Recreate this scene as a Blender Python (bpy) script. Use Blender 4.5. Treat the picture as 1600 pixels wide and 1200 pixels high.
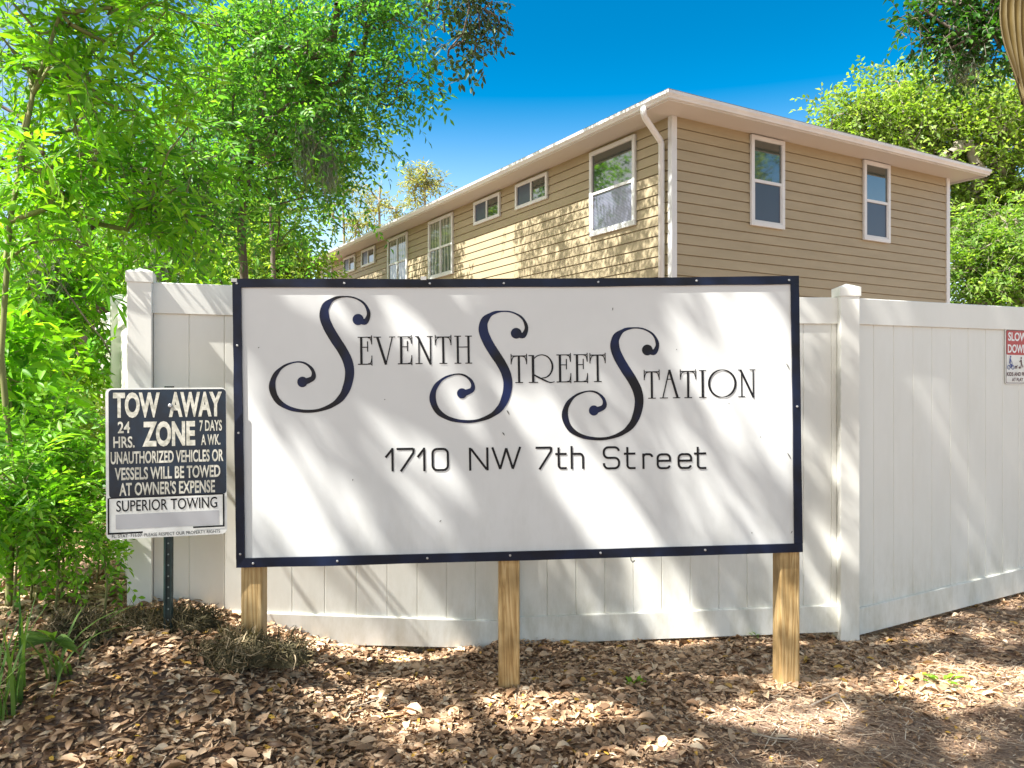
import bpy, math, random
import numpy as np
from mathutils import Vector, Matrix

for o in list(bpy.data.objects):
    bpy.data.objects.remove(o)
C = bpy.context.scene.collection
R = math.radians
F, EYE = 1225.0, 1.37

# ------------------------------------------------------------------ camera, world, sun, exposure
cd = bpy.data.cameras.new('camera'); cam = bpy.data.objects.new('camera', cd); C.objects.link(cam)
cd.sensor_width = 36.0; cd.lens = 36.0 * F / 1600.0; cd.clip_start = 0.05; cd.clip_end = 3000
cam.location = (0, 0, EYE); cam.rotation_euler = (R(90), 0, 0)
bpy.context.scene.camera = cam

SUN_EL = R(53); SUN_H = Vector((-0.88, -0.475)).normalized()
SUN = np.array([SUN_H.x * math.cos(SUN_EL), SUN_H.y * math.cos(SUN_EL), math.sin(SUN_EL)])   # towards the sun
w = bpy.data.worlds.new('World'); bpy.context.scene.world = w; w.use_nodes = True
nt = w.node_tree; bg = nt.nodes['Background']
sky = nt.nodes.new('ShaderNodeTexSky'); sky.sky_type = 'NISHITA'; sky.sun_disc = False
sky.sun_elevation = SUN_EL; sky.sun_rotation = math.atan2(SUN_H.x, SUN_H.y)
sky.air_density = 1.0; sky.dust_density = 0.6; sky.ozone_density = 3.0
# clear deep blue away from the sun, thin white haze round the sun, paler towards the horizon
hs = nt.nodes.new('ShaderNodeHueSaturation'); hs.inputs['Hue'].default_value = 0.488
wc = nt.nodes.new('ShaderNodeTexCoord'); dp = nt.nodes.new('ShaderNodeVectorMath'); dp.operation = 'DOT_PRODUCT'; dp.inputs[1].default_value = SUN
sx = nt.nodes.new('ShaderNodeSeparateXYZ'); nt.links.new(wc.outputs['Generated'], dp.inputs[0]); nt.links.new(wc.outputs['Generated'], sx.inputs[0])
def mrange(src, a, b, c, d):
    m = nt.nodes.new('ShaderNodeMapRange'); m.interpolation_type = 'SMOOTHSTEP'
    for k, v in zip(('From Min', 'From Max', 'To Min', 'To Max'), (a, b, c, d)): m.inputs[k].default_value = v
    nt.links.new(src, m.inputs['Value']); return m.outputs[0]
sat = mrange(dp.outputs['Value'], .12, .6, 1.75, .12); sz = mrange(sx.outputs['Z'], .08, .46, .42, 1.0); sm_ = nt.nodes.new('ShaderNodeMath'); sm_.operation = 'MULTIPLY'
nt.links.new(sat, sm_.inputs[0]); nt.links.new(sz, sm_.inputs[1]); nt.links.new(sm_.outputs[0], hs.inputs['Saturation'])
v1 = mrange(dp.outputs['Value'], .15, .75, .8, .95); v2 = mrange(sx.outputs['Z'], .1, .42, 1.12, .66)
vm = nt.nodes.new('ShaderNodeMath'); vm.operation = 'MULTIPLY'; nt.links.new(v1, vm.inputs[0]); nt.links.new(v2, vm.inputs[1]); nt.links.new(vm.outputs[0], hs.inputs['Value'])
nt.links.new(sky.outputs[0], hs.inputs['Color']); nt.links.new(hs.outputs[0], bg.inputs[0])
bg.inputs[1].default_value = 0.11
sl = bpy.data.lights.new('sun', 'SUN'); sl.energy = 5.0; sl.angle = R(0.5); sl.color = (1.0, 0.965, 0.90)
so = bpy.data.objects.new('sun', sl); C.objects.link(so)
so.rotation_euler = Vector(SUN).to_track_quat('Z', 'Y').to_euler(); so.location = (-8, -5, 14)
vs = bpy.context.scene.view_settings
vs.view_transform = 'Standard'; vs.look = 'None'; vs.gamma = 1.0; vs.exposure = 1.70
cy = bpy.context.scene.cycles
cy.max_bounces = 8; cy.diffuse_bounces = 5; cy.glossy_bounces = 3; cy.transmission_bounces = 4; cy.transparent_max_bounces = 6
try: cy.use_denoising = True
except Exception: pass

# ------------------------------------------------------------------ helpers
def at(px, py, d):
    "world point for a picture position at a depth"
    return np.array([(px - 800) / F * d, d, EYE - (py - 600) / F * d])

def sm(t):
    t = np.clip(t, 0, 1); return t * t * (3 - 2 * t)

def ground_h(x, y):
    x = np.asarray(x, float); y = np.asarray(y, float)
    h = .34 * sm((-x - .45) / 1.15) * sm((y - 2.2) / .95)
    h = h + .06 * sm((x - 1.5) / 1.6) * sm((y - 3.8) / 1.0) + .025 * sm((3.9 - y) / .5) * sm((y - 2.5) / .7)
    h = h + .012 * np.sin(x * 5.1 + 1.3) * np.sin(y * 6.3) + .008 * np.sin(x * 11.3) * np.sin(y * 9.1 + .7)
    return h

def tag(o, label=None, cat=None, group=None, kind=None):
    if label: o['label'] = label
    if cat: o['category'] = cat
    if group: o['group'] = group
    if kind: o['kind'] = kind
    return o

def empty(name, loc, label=None, cat=None, group=None, rz=0):
    o = bpy.data.objects.new(name, None); C.objects.link(o); o.location = loc; o.rotation_euler = (0, 0, rz)
    o.empty_display_size = .1
    return tag(o, label, cat, group)

class MB:
    def __init__(s): s.v = []; s.f = []
    def add(s, vs, fs):
        b = len(s.v); s.v += [tuple(map(float, p)) for p in vs]; s.f += [tuple(b + i for i in f) for f in fs]
    def box(s, x0, x1, y0, y1, z0, z1):
        s.add([(x, y, z) for x in (x0, x1) for y in (y0, y1) for z in (z0, z1)],
              [(0, 1, 3, 2), (4, 6, 7, 5), (0, 4, 5, 1), (2, 3, 7, 6), (0, 2, 6, 4), (1, 5, 7, 3)])
    def prism(s, prof0, prof1):
        "two matching closed outlines joined and capped"
        n = len(prof0)
        s.add(list(prof0) + list(prof1), [(i, (i + 1) % n, n + (i + 1) % n, n + i) for i in range(n)] + [tuple(range(n - 1, -1, -1)), tuple(range(n, 2 * n))])
    def tube(s, pts, rad, n=6, cap=True):
        pts = [Vector(p) for p in pts]
        if not hasattr(rad, '__len__'): rad = [rad] * len(pts)
        rings = []; up = Vector((.3, .2, 1)).normalized()
        for i, p in enumerate(pts):
            t = (pts[min(i + 1, len(pts) - 1)] - pts[max(i - 1, 0)])
            if t.length < 1e-9: t = Vector((0, 0, 1))
            t.normalize(); a = t.cross(up)
            if a.length < 1e-3: a = t.cross(Vector((1, 0, 0)))
            a.normalize(); b = t.cross(a)
            rings += [p + a * math.cos(2 * math.pi * k / n) * rad[i] + b * math.sin(2 * math.pi * k / n) * rad[i] for k in range(n)]
        fs = []
        for i in range(len(pts) - 1):
            for k in range(n):
                fs.append((i * n + k, i * n + (k + 1) % n, (i + 1) * n + (k + 1) % n, (i + 1) * n + k))
        if cap: fs += [tuple(range(n - 1, -1, -1)), tuple((len(pts) - 1) * n + k for k in range(n))]
        s.add(rings, fs)
    def build(s, name, mat, parent=None, smooth=False, bevel=0, loc=None):
        me = bpy.data.meshes.new(name); me.from_pydata(s.v, [], s.f); me.update()
        o = bpy.data.objects.new(name, me); C.objects.link(o); me.materials.append(mat)
        if smooth: me.polygons.foreach_set('use_smooth', [True] * len(me.polygons))
        if parent: o.parent = parent
        if loc: o.location = loc
        if bevel:
            m = o.modifiers.new('edge', 'BEVEL'); m.width = bevel; m.segments = 2; m.limit_method = 'ANGLE'; m.angle_limit = R(40)
        return o

def np_mesh(name, V, loops, sizes, mat, parent=None, tint=None, loc=None, smooth=False):
    "V (n,3), loops flat, sizes per polygon, tint per vertex"
    me = bpy.data.meshes.new(name)
    V = np.asarray(V, np.float32); loops = np.asarray(loops, np.int32); sizes = np.asarray(sizes, np.int32)
    me.vertices.add(len(V)); me.vertices.foreach_set('co', V.ravel())
    me.loops.add(len(loops)); me.loops.foreach_set('vertex_index', loops)
    st = np.zeros(len(sizes), np.int32); st[1:] = np.cumsum(sizes)[:-1]
    me.polygons.add(len(sizes)); me.polygons.foreach_set('loop_start', st)
    if smooth: me.polygons.foreach_set('use_smooth', np.ones(len(sizes), bool))
    me.update(calc_edges=True)
    if tint is not None:
        a = me.attributes.new('tint', 'FLOAT', 'POINT'); a.data.foreach_set('value', np.asarray(tint, np.float32))
    me.materials.append(mat)
    o = bpy.data.objects.new(name, me); C.objects.link(o)
    if parent: o.parent = parent
    if loc is not None: o.location = loc
    return o

# ------------------------------------------------------------------ materials
def mat(name, col, rough=.5, spec=.5, metal=0):
    m = bpy.data.materials.new(name); m.use_nodes = True; b = m.node_tree.nodes['Principled BSDF']
    b.inputs['Base Color'].default_value = (*col, 1); b.inputs['Roughness'].default_value = rough
    b.inputs['Specular IOR Level'].default_value = spec; b.inputs['Metallic'].default_value = metal
    return m

def ramp(nt, stops):
    r = nt.nodes.new('ShaderNodeValToRGB'); e = r.color_ramp.elements
    while len(e) < len(stops): e.new(.5)
    for k, (p, c) in enumerate(stops): e[k].position = p; e[k].color = (*c, 1)
    return r

def noise_mat(name, stops, scale=(4, 4, 4), detail=6, rough=.6, bump=0, bscale=None, dist=0, nrough=.6, spec=.4):
    m = mat(name, stops[0][1], rough, spec); nt = m.node_tree; b = nt.nodes['Principled BSDF']
    tc = nt.nodes.new('ShaderNodeTexCoord'); mp = nt.nodes.new('ShaderNodeMapping'); mp.inputs['Scale'].default_value = scale
    nz = nt.nodes.new('ShaderNodeTexNoise'); nz.inputs['Scale'].default_value = 1; nz.inputs['Detail'].default_value = detail
    nz.inputs['Roughness'].default_value = nrough; nz.inputs['Distortion'].default_value = dist
    nt.links.new(tc.outputs['Object'], mp.inputs[0]); nt.links.new(mp.outputs[0], nz.inputs['Vector'])
    r = ramp(nt, stops); nt.links.new(nz.outputs['Fac'], r.inputs[0]); nt.links.new(r.outputs[0], b.inputs['Base Color'])
    if bump:
        bp = nt.nodes.new('ShaderNodeBump'); bp.inputs['Strength'].default_value = bump; bp.inputs['Distance'].default_value = .02
        if bscale:
            n2 = nt.nodes.new('ShaderNodeTexNoise'); n2.inputs['Scale'].default_value = bscale; n2.inputs['Detail'].default_value = 8
            nt.links.new(tc.outputs['Object'], n2.inputs['Vector']); nt.links.new(n2.outputs['Fac'], bp.inputs['Height'])
        else: nt.links.new(nz.outputs['Fac'], bp.inputs['Height'])
        nt.links.new(bp.outputs[0], b.inputs['Normal'])
    return m

def leaf_mat(name, stops, trans=.35, rough=.45, tcol=None, spec=.35):
    m = bpy.data.materials.new(name); m.use_nodes = True; nt = m.node_tree; b = nt.nodes['Principled BSDF']
    at_ = nt.nodes.new('ShaderNodeAttribute'); at_.attribute_name = 'tint'
    r = ramp(nt, stops); nt.links.new(at_.outputs['Fac'], r.inputs[0]); nt.links.new(r.outputs[0], b.inputs['Base Color'])
    b.inputs['Roughness'].default_value = rough; b.inputs['Specular IOR Level'].default_value = spec
    if trans:
        t = nt.nodes.new('ShaderNodeBsdfTranslucent'); mx = nt.nodes.new('ShaderNodeMixShader'); mx.inputs[0].default_value = trans
        g = nt.nodes.new('ShaderNodeMix'); g.data_type = 'RGBA'; g.blend_type = 'MULTIPLY'; g.inputs[0].default_value = 1
        g.inputs[7].default_value = (*(tcol or (1.7, 1.8, .6)), 1)
        nt.links.new(r.outputs[0], g.inputs[6]); nt.links.new(g.outputs[2], t.inputs[0])
        nt.links.new(b.outputs[0], mx.inputs[1]); nt.links.new(t.outputs[0], mx.inputs[2])
        nt.links.new(mx.outputs[0], nt.nodes['Material Output'].inputs[0])
    return m

def grain_mat(name):
    "treated pine: bands along the post, knots"
    m = mat(name, (.5, .32, .13), .6, .3); nt = m.node_tree; b = nt.nodes['Principled BSDF']
    tc = nt.nodes.new('ShaderNodeTexCoord'); mp = nt.nodes.new('ShaderNodeMapping'); mp.inputs['Scale'].default_value = (24, 24, 1.1)
    wv = nt.nodes.new('ShaderNodeTexNoise'); wv.inputs['Scale'].default_value = 1; wv.inputs['Detail'].default_value = 3; wv.inputs['Distortion'].default_value = .6
    nt.links.new(tc.outputs['Object'], mp.inputs[0]); nt.links.new(mp.outputs[0], wv.inputs['Vector'])
    mul = nt.nodes.new('ShaderNodeMath'); mul.operation = 'MULTIPLY'; mul.inputs[1].default_value = 7
    fr = nt.nodes.new('ShaderNodeMath'); fr.operation = 'PINGPONG'; fr.inputs[1].default_value = .5
    nt.links.new(wv.outputs['Fac'], mul.inputs[0]); nt.links.new(mul.outputs[0], fr.inputs[0])
    r = ramp(nt, [(0, (.34, .21, .085)), (.2, (.44, .285, .12)), (.6, (.53, .36, .165)), (1, (.60, .43, .22))])
    d = nt.nodes.new('ShaderNodeMath'); d.operation = 'MULTIPLY'; d.inputs[1].default_value = 2
    nt.links.new(fr.outputs[0], d.inputs[0]); nt.links.new(d.outputs[0], r.inputs[0])
    n2 = nt.nodes.new('ShaderNodeTexNoise'); n2.inputs['Scale'].default_value = 5; n2.inputs['Detail'].default_value = 4
    nt.links.new(tc.outputs['Object'], n2.inputs['Vector'])
    r2 = ramp(nt, [(.32, (.5, .48, .42)), (.5, (.86, .86, .82)), (.65, (1, 1, 1))]); nt.links.new(n2.outputs['Fac'], r2.inputs[0])
    mx = nt.nodes.new('ShaderNodeMix'); mx.data_type = 'RGBA'; mx.blend_type = 'MULTIPLY'; mx.inputs[0].default_value = 1
    nt.links.new(r.outputs[0], mx.inputs[6]); nt.links.new(r2.outputs[0], mx.inputs[7]); nt.links.new(mx.outputs[2], b.inputs['Base Color'])
    bp = nt.nodes.new('ShaderNodeBump'); bp.inputs['Strength'].default_value = .25; bp.inputs['Distance'].default_value = .004
    nt.links.new(d.outputs[0], bp.inputs['Height']); nt.links.new(bp.outputs[0], b.inputs['Normal'])
    return m

M_VINYL = noise_mat('vinyl', [(.3, (.715, .71, .655)), (.7, (.755, .75, .70))], (3, 3, 1.2), 4, .38, .05, 2.5)
def dirty(m, col, z0, z1, amount):
    "soil splash and green film, strongest near the ground"
    nt = m.node_tree; b = nt.nodes['Principled BSDF']; src = b.inputs['Base Color'].links[0].from_socket
    g = nt.nodes.new('ShaderNodeNewGeometry'); sp = nt.nodes.new('ShaderNodeSeparateXYZ'); nt.links.new(g.outputs['Position'], sp.inputs[0])
    mr = nt.nodes.new('ShaderNodeMapRange'); mr.interpolation_type = 'SMOOTHSTEP'
    for k, v in zip(('From Min', 'From Max', 'To Min', 'To Max'), (z0, z1, 1, .12)): mr.inputs[k].default_value = v
    nt.links.new(sp.outputs['Z'], mr.inputs['Value'])
    mp = nt.nodes.new('ShaderNodeMapping'); mp.inputs['Scale'].default_value = (9, 9, 3); nt.links.new(g.outputs['Position'], mp.inputs[0])
    nz = nt.nodes.new('ShaderNodeTexNoise'); nz.inputs['Scale'].default_value = 1; nz.inputs['Detail'].default_value = 9; nz.inputs['Roughness'].default_value = .7; nt.links.new(mp.outputs[0], nz.inputs['Vector'])
    r = ramp(nt, [(.42, (0, 0, 0)), (.72, (1, 1, 1))]); nt.links.new(nz.outputs['Fac'], r.inputs[0])
    a = nt.nodes.new('ShaderNodeMath'); a.operation = 'MULTIPLY'; nt.links.new(r.outputs[0], a.inputs[0]); nt.links.new(mr.outputs[0], a.inputs[1])
    a2 = nt.nodes.new('ShaderNodeMath'); a2.operation = 'MULTIPLY'; a2.inputs[1].default_value = amount; nt.links.new(a.outputs[0], a2.inputs[0])
    mx = nt.nodes.new('ShaderNodeMix'); mx.data_type = 'RGBA'; nt.links.new(a2.outputs[0], mx.inputs[0]); nt.links.new(src, mx.inputs[6]); mx.inputs[7].default_value = (*col, 1)
    nt.links.new(mx.outputs[2], b.inputs['Base Color'])
dirty(M_VINYL, (.36, .33, .22), .02, .6, .6)
M_PANEL = noise_mat('sign_panel', [(.3, (.58, .59, .58)), (.7, (.625, .635, .625))], (2, 2, 2), 4, .32, .06, 1.4)
dirty(M_PANEL, (.34, .34, .29), .55, 1.15, .35)
M_NAVY = noise_mat('navy_paint', [(.35, (.003, .004, .008)), (.65, (.006, .013, .04))], (4, 4, 4), 4, .45, .05, 6, spec=.25)
M_INK = noise_mat('navy_vinyl_ink', [(.45, (.003, .003, .006)), (.62, (.004, .012, .06))], (5, 5, 5), 2, .4, spec=.25)
M_BLACK = mat('black_ink', (.006, .006, .008), .5, .25)
M_WOOD = grain_mat('treated_pine')
M_SCREW = mat('zinc_screw', (.42, .42, .42), .4, .5, .7)
M_SCUFF = mat('scuff_grime', (.10, .10, .09), .7)
M_TOWWHITE = noise_mat('aluminium_white', [(.35, (.66, .66, .61)), (.6, (.78, .78, .74))], (14, 14, 14), 5, .35)
M_TOWNAVY = noise_mat('tow_navy', [(.4, (.006, .012, .022)), (.62, (.009, .024, .045)), (.80, (.05, .06, .065))], (9, 9, 9), 6, .35)
M_TOWLET = noise_mat('weathered_lettering', [(.35, (.36, .35, .28)), (.6, (.68, .66, .57))], (40, 40, 40), 6, .45)
M_GREY = mat('grey_patch', (.42, .42, .43), .4)
M_POLE = noise_mat('green_black_post', [(.4, (.008, .02, .02)), (.7, (.02, .05, .05))], (12, 12, 12), 4, .35)
M_SIDING = noise_mat('tan_siding', [(.3, (.30, .247, .155)), (.7, (.35, .29, .187))], (1.2, 1.2, 6), 4, .55, .04, 30)
M_TRIMW = noise_mat('house_trim', [(.3, (.54, .55, .56)), (.7, (.62, .63, .635))], (3, 3, 3), 4, .4)
M_SOFFIT = mat('soffit', (.50, .48, .46), .6)
M_SHINGLE = noise_mat('shingles', [(.3, (.10, .10, .105)), (.7, (.22, .215, .21))], (7, 7, 7), 8, .85, .4, 25)
M_GLASS = mat('window_glass', (.022, .035, .03), .04, 1.0); M_GLASS.node_tree.nodes['Principled BSDF'].inputs['IOR'].default_value = 1.85
M_SCREEN = mat('insect_screen', (.035, .05, .085), .35, .6)
M_CURTAIN = mat('curtain', (.5, .5, .44), .8)
M_BLIND = mat('blind', (.35, .36, .42), .6)
M_BARK = noise_mat('bark', [(.3, (.07, .055, .04)), (.7, (.19, .16, .125))], (9, 9, 2.5), 8, .9, .7)
M_BARKPALE = noise_mat('pale_bark', [(.3, (.16, .14, .10)), (.7, (.36, .32, .25))], (8, 8, 2.5), 8, .9, .6)
M_TWIG = noise_mat('green_twig', [(.3, (.10, .11, .03)), (.7, (.22, .22, .08))], (9, 9, 3), 5, .7)
M_SOIL = None
G_BRIGHT = leaf_mat('bright_leaf', [(0, (.06, .19, .01)), (.5, (.15, .36, .018)), (1, (.30, .50, .04))], .5)
G_OAK = leaf_mat('oak_leaf', [(0, (.04, .13, .03)), (.55, (.10, .27, .045)), (1, (.22, .42, .06))], .5)
G_CANOPY = leaf_mat('canopy_leaf', [(0, (.02, .05, .012)), (1, (.06, .12, .02))], .12)
G_DARK = leaf_mat('dark_oak_leaf', [(0, (.012, .05, .008)), (.6, (.035, .12, .012)), (1, (.08, .20, .02))], .4)
G_YELLOW = leaf_mat('yellow_green_leaf', [(0, (.10, .18, .02)), (.5, (.21, .33, .05)), (1, (.40, .48, .11))], .45)
G_FRESH = leaf_mat('fresh_leaf', [(0, (.07, .16, .02)), (.5, (.17, .30, .045)), (1, (.36, .46, .12))], .45)
G_PINE = leaf_mat('pine_leaf', [(0, (.16, .19, .05)), (1, (.42, .40, .11))], .3)
G_FERN = leaf_mat('fern_leaf', [(0, (.06, .18, .01)), (.5, (.15, .35, .025)), (1, (.30, .48, .06))], .5)
G_GRASS = leaf_mat('grass_blade', [(0, (.05, .13, .02)), (1, (.16, .26, .06))], .35)
G_LITTER = leaf_mat('dead_leaf', [(0, (.10, .055, .03)), (.25, (.30, .18, .10)), (.55, (.54, .36, .22)), (.84, (.70, .52, .34)), (.95, (.80, .66, .48)), (.975, (.52, .30, .05)), (1, (.55, .35, .05))], .08, .5, (1, .9, .7), .4)
G_STRAW = leaf_mat('pine_straw', [(0, (.22, .13, .08)), (.5, (.52, .37, .24)), (1, (.80, .72, .58))], 0, .6)
G_MOSS = leaf_mat('moss_strand', [(0, (.03, .024, .012)), (.5, (.10, .085, .04)), (.8, (.22, .16, .085)), (1, (.42, .33, .21))], .1, .8)
G_SPANISH = leaf_mat('spanish_moss', [(0, (.12, .15, .11)), (1, (.30, .34, .26))], .2, .9)
G_FROND = leaf_mat('dry_frond', [(0, (.13, .09, .02)), (.5, (.26, .19, .06)), (1, (.55, .48, .30))], .15, .6)

# ------------------------------------------------------------------ ground
def soil_mat():
    m = mat('soil', (.2, .14, .1), .9, .2); nt = m.node_tree; b = nt.nodes['Principled BSDF']
    tc = nt.nodes.new('ShaderNodeTexCoord')
    n1 = nt.nodes.new('ShaderNodeTexNoise'); n1.inputs['Scale'].default_value = 1.7; n1.inputs['Detail'].default_value = 5
    n2 = nt.nodes.new('ShaderNodeTexNoise'); n2.inputs['Scale'].default_value = 70; n2.inputs['Detail'].default_value = 8; n2.inputs['Roughness'].default_value = .75
    for n in (n1, n2): nt.links.new(tc.outputs['Object'], n.inputs['Vector'])
    r1 = ramp(nt, [(.35, (.26, .17, .12)), (.55, (.36, .26, .19)), (.72, (.46, .36, .28))])
    r2 = ramp(nt, [(.3, (.35, .3, .28)), (.5, (.85, .82, .8)), (.72, (1.5, 1.45, 1.4))])
    nt.links.new(n1.outputs['Fac'], r1.inputs[0]); nt.links.new(n2.outputs['Fac'], r2.inputs[0])
    mx = nt.nodes.new('ShaderNodeMix'); mx.data_type = 'RGBA'; mx.blend_type = 'MULTIPLY'; mx.inputs[0].default_value = 1
    nt.links.new(r1.outputs[0], mx.inputs[6]); nt.links.new(r2.outputs[0], mx.inputs[7]); nt.links.new(mx.outputs[2], b.inputs['Base Color'])
    bp = nt.nodes.new('ShaderNodeBump'); bp.inputs['Strength'].default_value = .8; bp.inputs['Distance'].default_value = .015
    nt.links.new(n2.outputs['Fac'], bp.inputs['Height']); nt.links.new(bp.outputs[0], b.inputs['Normal'])
    return m
M_SOIL = soil_mat()
def axis(lo, hi, step, far):
    a = list(np.arange(lo, hi + 1e-6, step)); k = step; l = lo; h = hi; L = []; H = []
    while h < far: k *= 1.5; h += k; l -= k; H.append(h); L.append(l)
    return np.array(L[::-1] + a + H)
gx = axis(-4, 5, .06, 500); gy = axis(1.2, 6, .06, 500)
X, Y = np.meshgrid(gx, gy); V = np.stack([X, Y, ground_h(X, Y)], -1).reshape(-1, 3)
nx, ny = len(gx), len(gy); I = (np.arange(ny - 1)[:, None] * nx + np.arange(nx - 1)[None]).ravel()
gr = np_mesh('ground', V, np.stack([I, I + 1, I + nx + 1, I + nx], 1).ravel(), np.full(len(I), 4), M_SOIL, smooth=True)
tag(gr, 'brown sandy soil under the dead leaves and pine straw', kind='structure')

# ------------------------------------------------------------------ house
def house():
    ang = math.atan2(.507, .862)
    root = empty('apartment_house', (2.245, 11.0, 0), 'two storey tan lap sided building with white windows behind the white fence', 'house', rz=ang)
    WX, WY, ZT, EX = 6.65, 16.9, 5.13, .148
    def wall(length, to, name):
        m = MB(); z = -.2; prof = []
        while z < ZT:
            z1 = min(z + EX, ZT)
            prof += [(.022, z), (.008, z1 - .011), (-.012, z1 - .011), (-.012, z1)]; z += EX
        vs = []; n = len(prof)
        for a in (0, length):
            vs += [to(a, o, zz) for o, zz in prof]
        m.add(vs, [(i, i + 1, n + i + 1, n + i) for i in range(n - 1)])
        b0 = len(m.v)
        m.add([to(0, -.12, -.2), to(length, -.12, -.2), to(length, -.12, ZT), to(0, -.12, ZT)], [(0, 1, 2, 3)])
        return m.build(name, M_SIDING, root)
    Rt = lambda a, o, z: (a, -o, z)          # long axis x, faces the road
    Lt = lambda a, o, z: (-o, a, z)          # faces the trees
    wall(WX, Rt, 'wall'); wall(WY, Lt, 'wall')
    wall(WX, lambda a, o, z: (a, WY + o, z), 'wall'); wall(WY, lambda a, o, z: (WX + o, a, z), 'wall')
    def slab(m, to, a0, a1, o0, o1, z0, z1):
        vs = [to(a, o, z) for a in (a0, a1) for o in (o0, o1) for z in (z0, z1)]
        m.add(vs, [(0, 1, 3, 2), (4, 6, 7, 5), (0, 4, 5, 1), (2, 3, 7, 6), (0, 2, 6, 4), (1, 5, 7, 3)])
    # corner boards
    m = MB(); m.box(-.034, .062, -.036, -.0005, -.2, ZT); m.box(-.034, -.001, 0, .05, -.2, ZT); m.build('corner_board', M_TRIMW, root, bevel=.004)
    m = MB(); m.box(WX - .062, WX + .034, -.036, -.0005, -.2, ZT); m.build('corner_board', M_TRIMW, root, bevel=.004)
    m = MB(); m.box(-.034, -.001, WY - .1, WY + .03, -.2, ZT); m.build('corner_board', M_TRIMW, root)
    # soffit, fascia, gutter
    OV = .5; OR = .34
    m = MB(); m.box(-OV, WX + OR, -OV, 0.02, ZT, ZT + .02); m.box(-OV, .02, .021, WY + OV, ZT, ZT + .02)
    m.box(WX - .02, WX + OR, .021, WY + OV, ZT, ZT + .02); m.build('soffit', M_SOFFIT, root)
    m = MB(); m.box(-OV, WX + OR, -OV - .02, -OV - .001, ZT - .03, ZT + .06); m.box(-OV - .02, -OV - .001, -OV - .02, WY + OV, ZT - .03, ZT + .06)
    m.box(WX + OR + .001, WX + OR + .02, -OV - .02, WY + OV, ZT - .03, ZT + .06)
    m.build('fascia', M_TRIMW, root)
    prof = [(.021, ZT - .02), (.07, ZT - .02), (.08, ZT + .0), (.108, ZT + .03), (.112, ZT + .068), (.102, ZT + .068), (.094, ZT + .055), (.021, ZT + .055)]
    m = MB(); m.prism([(-OV - o, -OV - o, z) for o, z in prof], [(WX + OR + .0, -OV - o, z) for o, z in prof]); m.build('gutter', M_TRIMW, root)
    m = MB(); m.prism([(-OV - o, -OV - o, z) for o, z in prof], [(-OV - o, WY + OV, z) for o, z in prof]); m.build('gutter', M_TRIMW, root)
    # hip roof
    E, ZE, S = OV + .09, ZT + .07, .255
    x0, x1, y0, y1 = -E, WX + OR + .07, -E, WY + E; hx = (x1 - x0) / 2; zr = ZE + S * hx
    m = MB(); t = .018
    m.add([(x0, y0, ZE), (x1, y0, ZE), (x1, y1, ZE), (x0, y1, ZE), (x0 + hx, y0 + hx, zr), (x0 + hx, y1 - hx, zr),
           (x0, y0, ZE + t), (x1, y0, ZE + t), (x1, y1, ZE + t), (x0, y1, ZE + t), (x0 + hx, y0 + hx, zr + t), (x0 + hx, y1 - hx, zr + t)],
          [(6, 7, 10), (7, 8, 11, 10), (8, 9, 11), (9, 6, 10, 11), (0, 1, 7, 6), (1, 2, 8, 7), (2, 3, 9, 8), (3, 0, 6, 9), (0, 3, 2, 1)])
    rf = m.build('roof', M_SHINGLE, root)
    m = MB(); m.tube([(2.0, .35, ZE + .2), (2.0, .35, ZE + .42)], .035, 8); m.build('vent_pipe', mat('vent', (.12, .12, .12), .5), rf)
    # downspouts
    def spout(pts, name='downspout'):
        m = MB(); m.tube(pts, .045, 8); m.build(name, M_TRIMW, root, smooth=True)
    spout([(-.58, -.08, ZT + .0), (-.58, -.08, ZT - .09), (-.55, -.065, ZT - .13), (-.12, .11, ZT - .33), (-.085, .125, ZT - .38), (-.085, .125, 0)])
    spout([(WX + .39, .25, ZT + .0), (WX + .39, .25, ZT - .1), (WX + .36, .2, ZT - .15), (WX + .14, .1, ZT - .28), (WX + .1, .1, ZT - .34), (WX + .1, .1, 0)])
    # windows: a along the wall, z up
    def window(to, a0, a1, z0, z1, kind):
        cw = .065 if kind != 'slider' else .06
        fr = MB()
        slab(fr, to, a0, a1, .018, .06, z1 - cw, z1); slab(fr, to, a0, a1, .018, .06, z0, z0 + cw)
        slab(fr, to, a0, a0 + cw, .018, .0595, z0 + cw, z1 - cw); slab(fr, to, a1 - cw, a1, .018, .0595, z0 + cw, z1 - cw)
        f = fr.build('window', M_TRIMW, root, bevel=.004)
        i0, i1, j0, j1 = a0 + cw, a1 - cw, z0 + cw, z1 - cw; zm = (j0 + j1) / 2; am = (i0 + i1) / 2
        s = MB(); bw = .022
        if kind == 'slider':
            slab(s, to, am - bw, am + bw, .026, .048, j0, j1)
        else:
            slab(s, to, i0, i1, .026, .05, zm - bw, zm + bw)
            slab(s, to, i0, i0 + .02, .026, .045, j0, zm - bw); slab(s, to, i1 - .02, i1, .026, .045, j0, zm - bw); slab(s, to, i0 + .02, i1 - .02, .026, .045, j0, j0 + .025)
            if kind == 'grid':
                slab(s, to, am - .02, am + .02, .026, .0495, j0, zm - bw); slab(s, to, am - .02, am + .02, .026, .0495, zm + bw, j1)
        s.build('sash', M_TRIMW, f)
        def pane(p0, p1, q0, q1, m_, name):
            p = MB(); slab(p, to, p0, p1, .0235, .029, q0, q1); p.build(name, m_, f)
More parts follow.
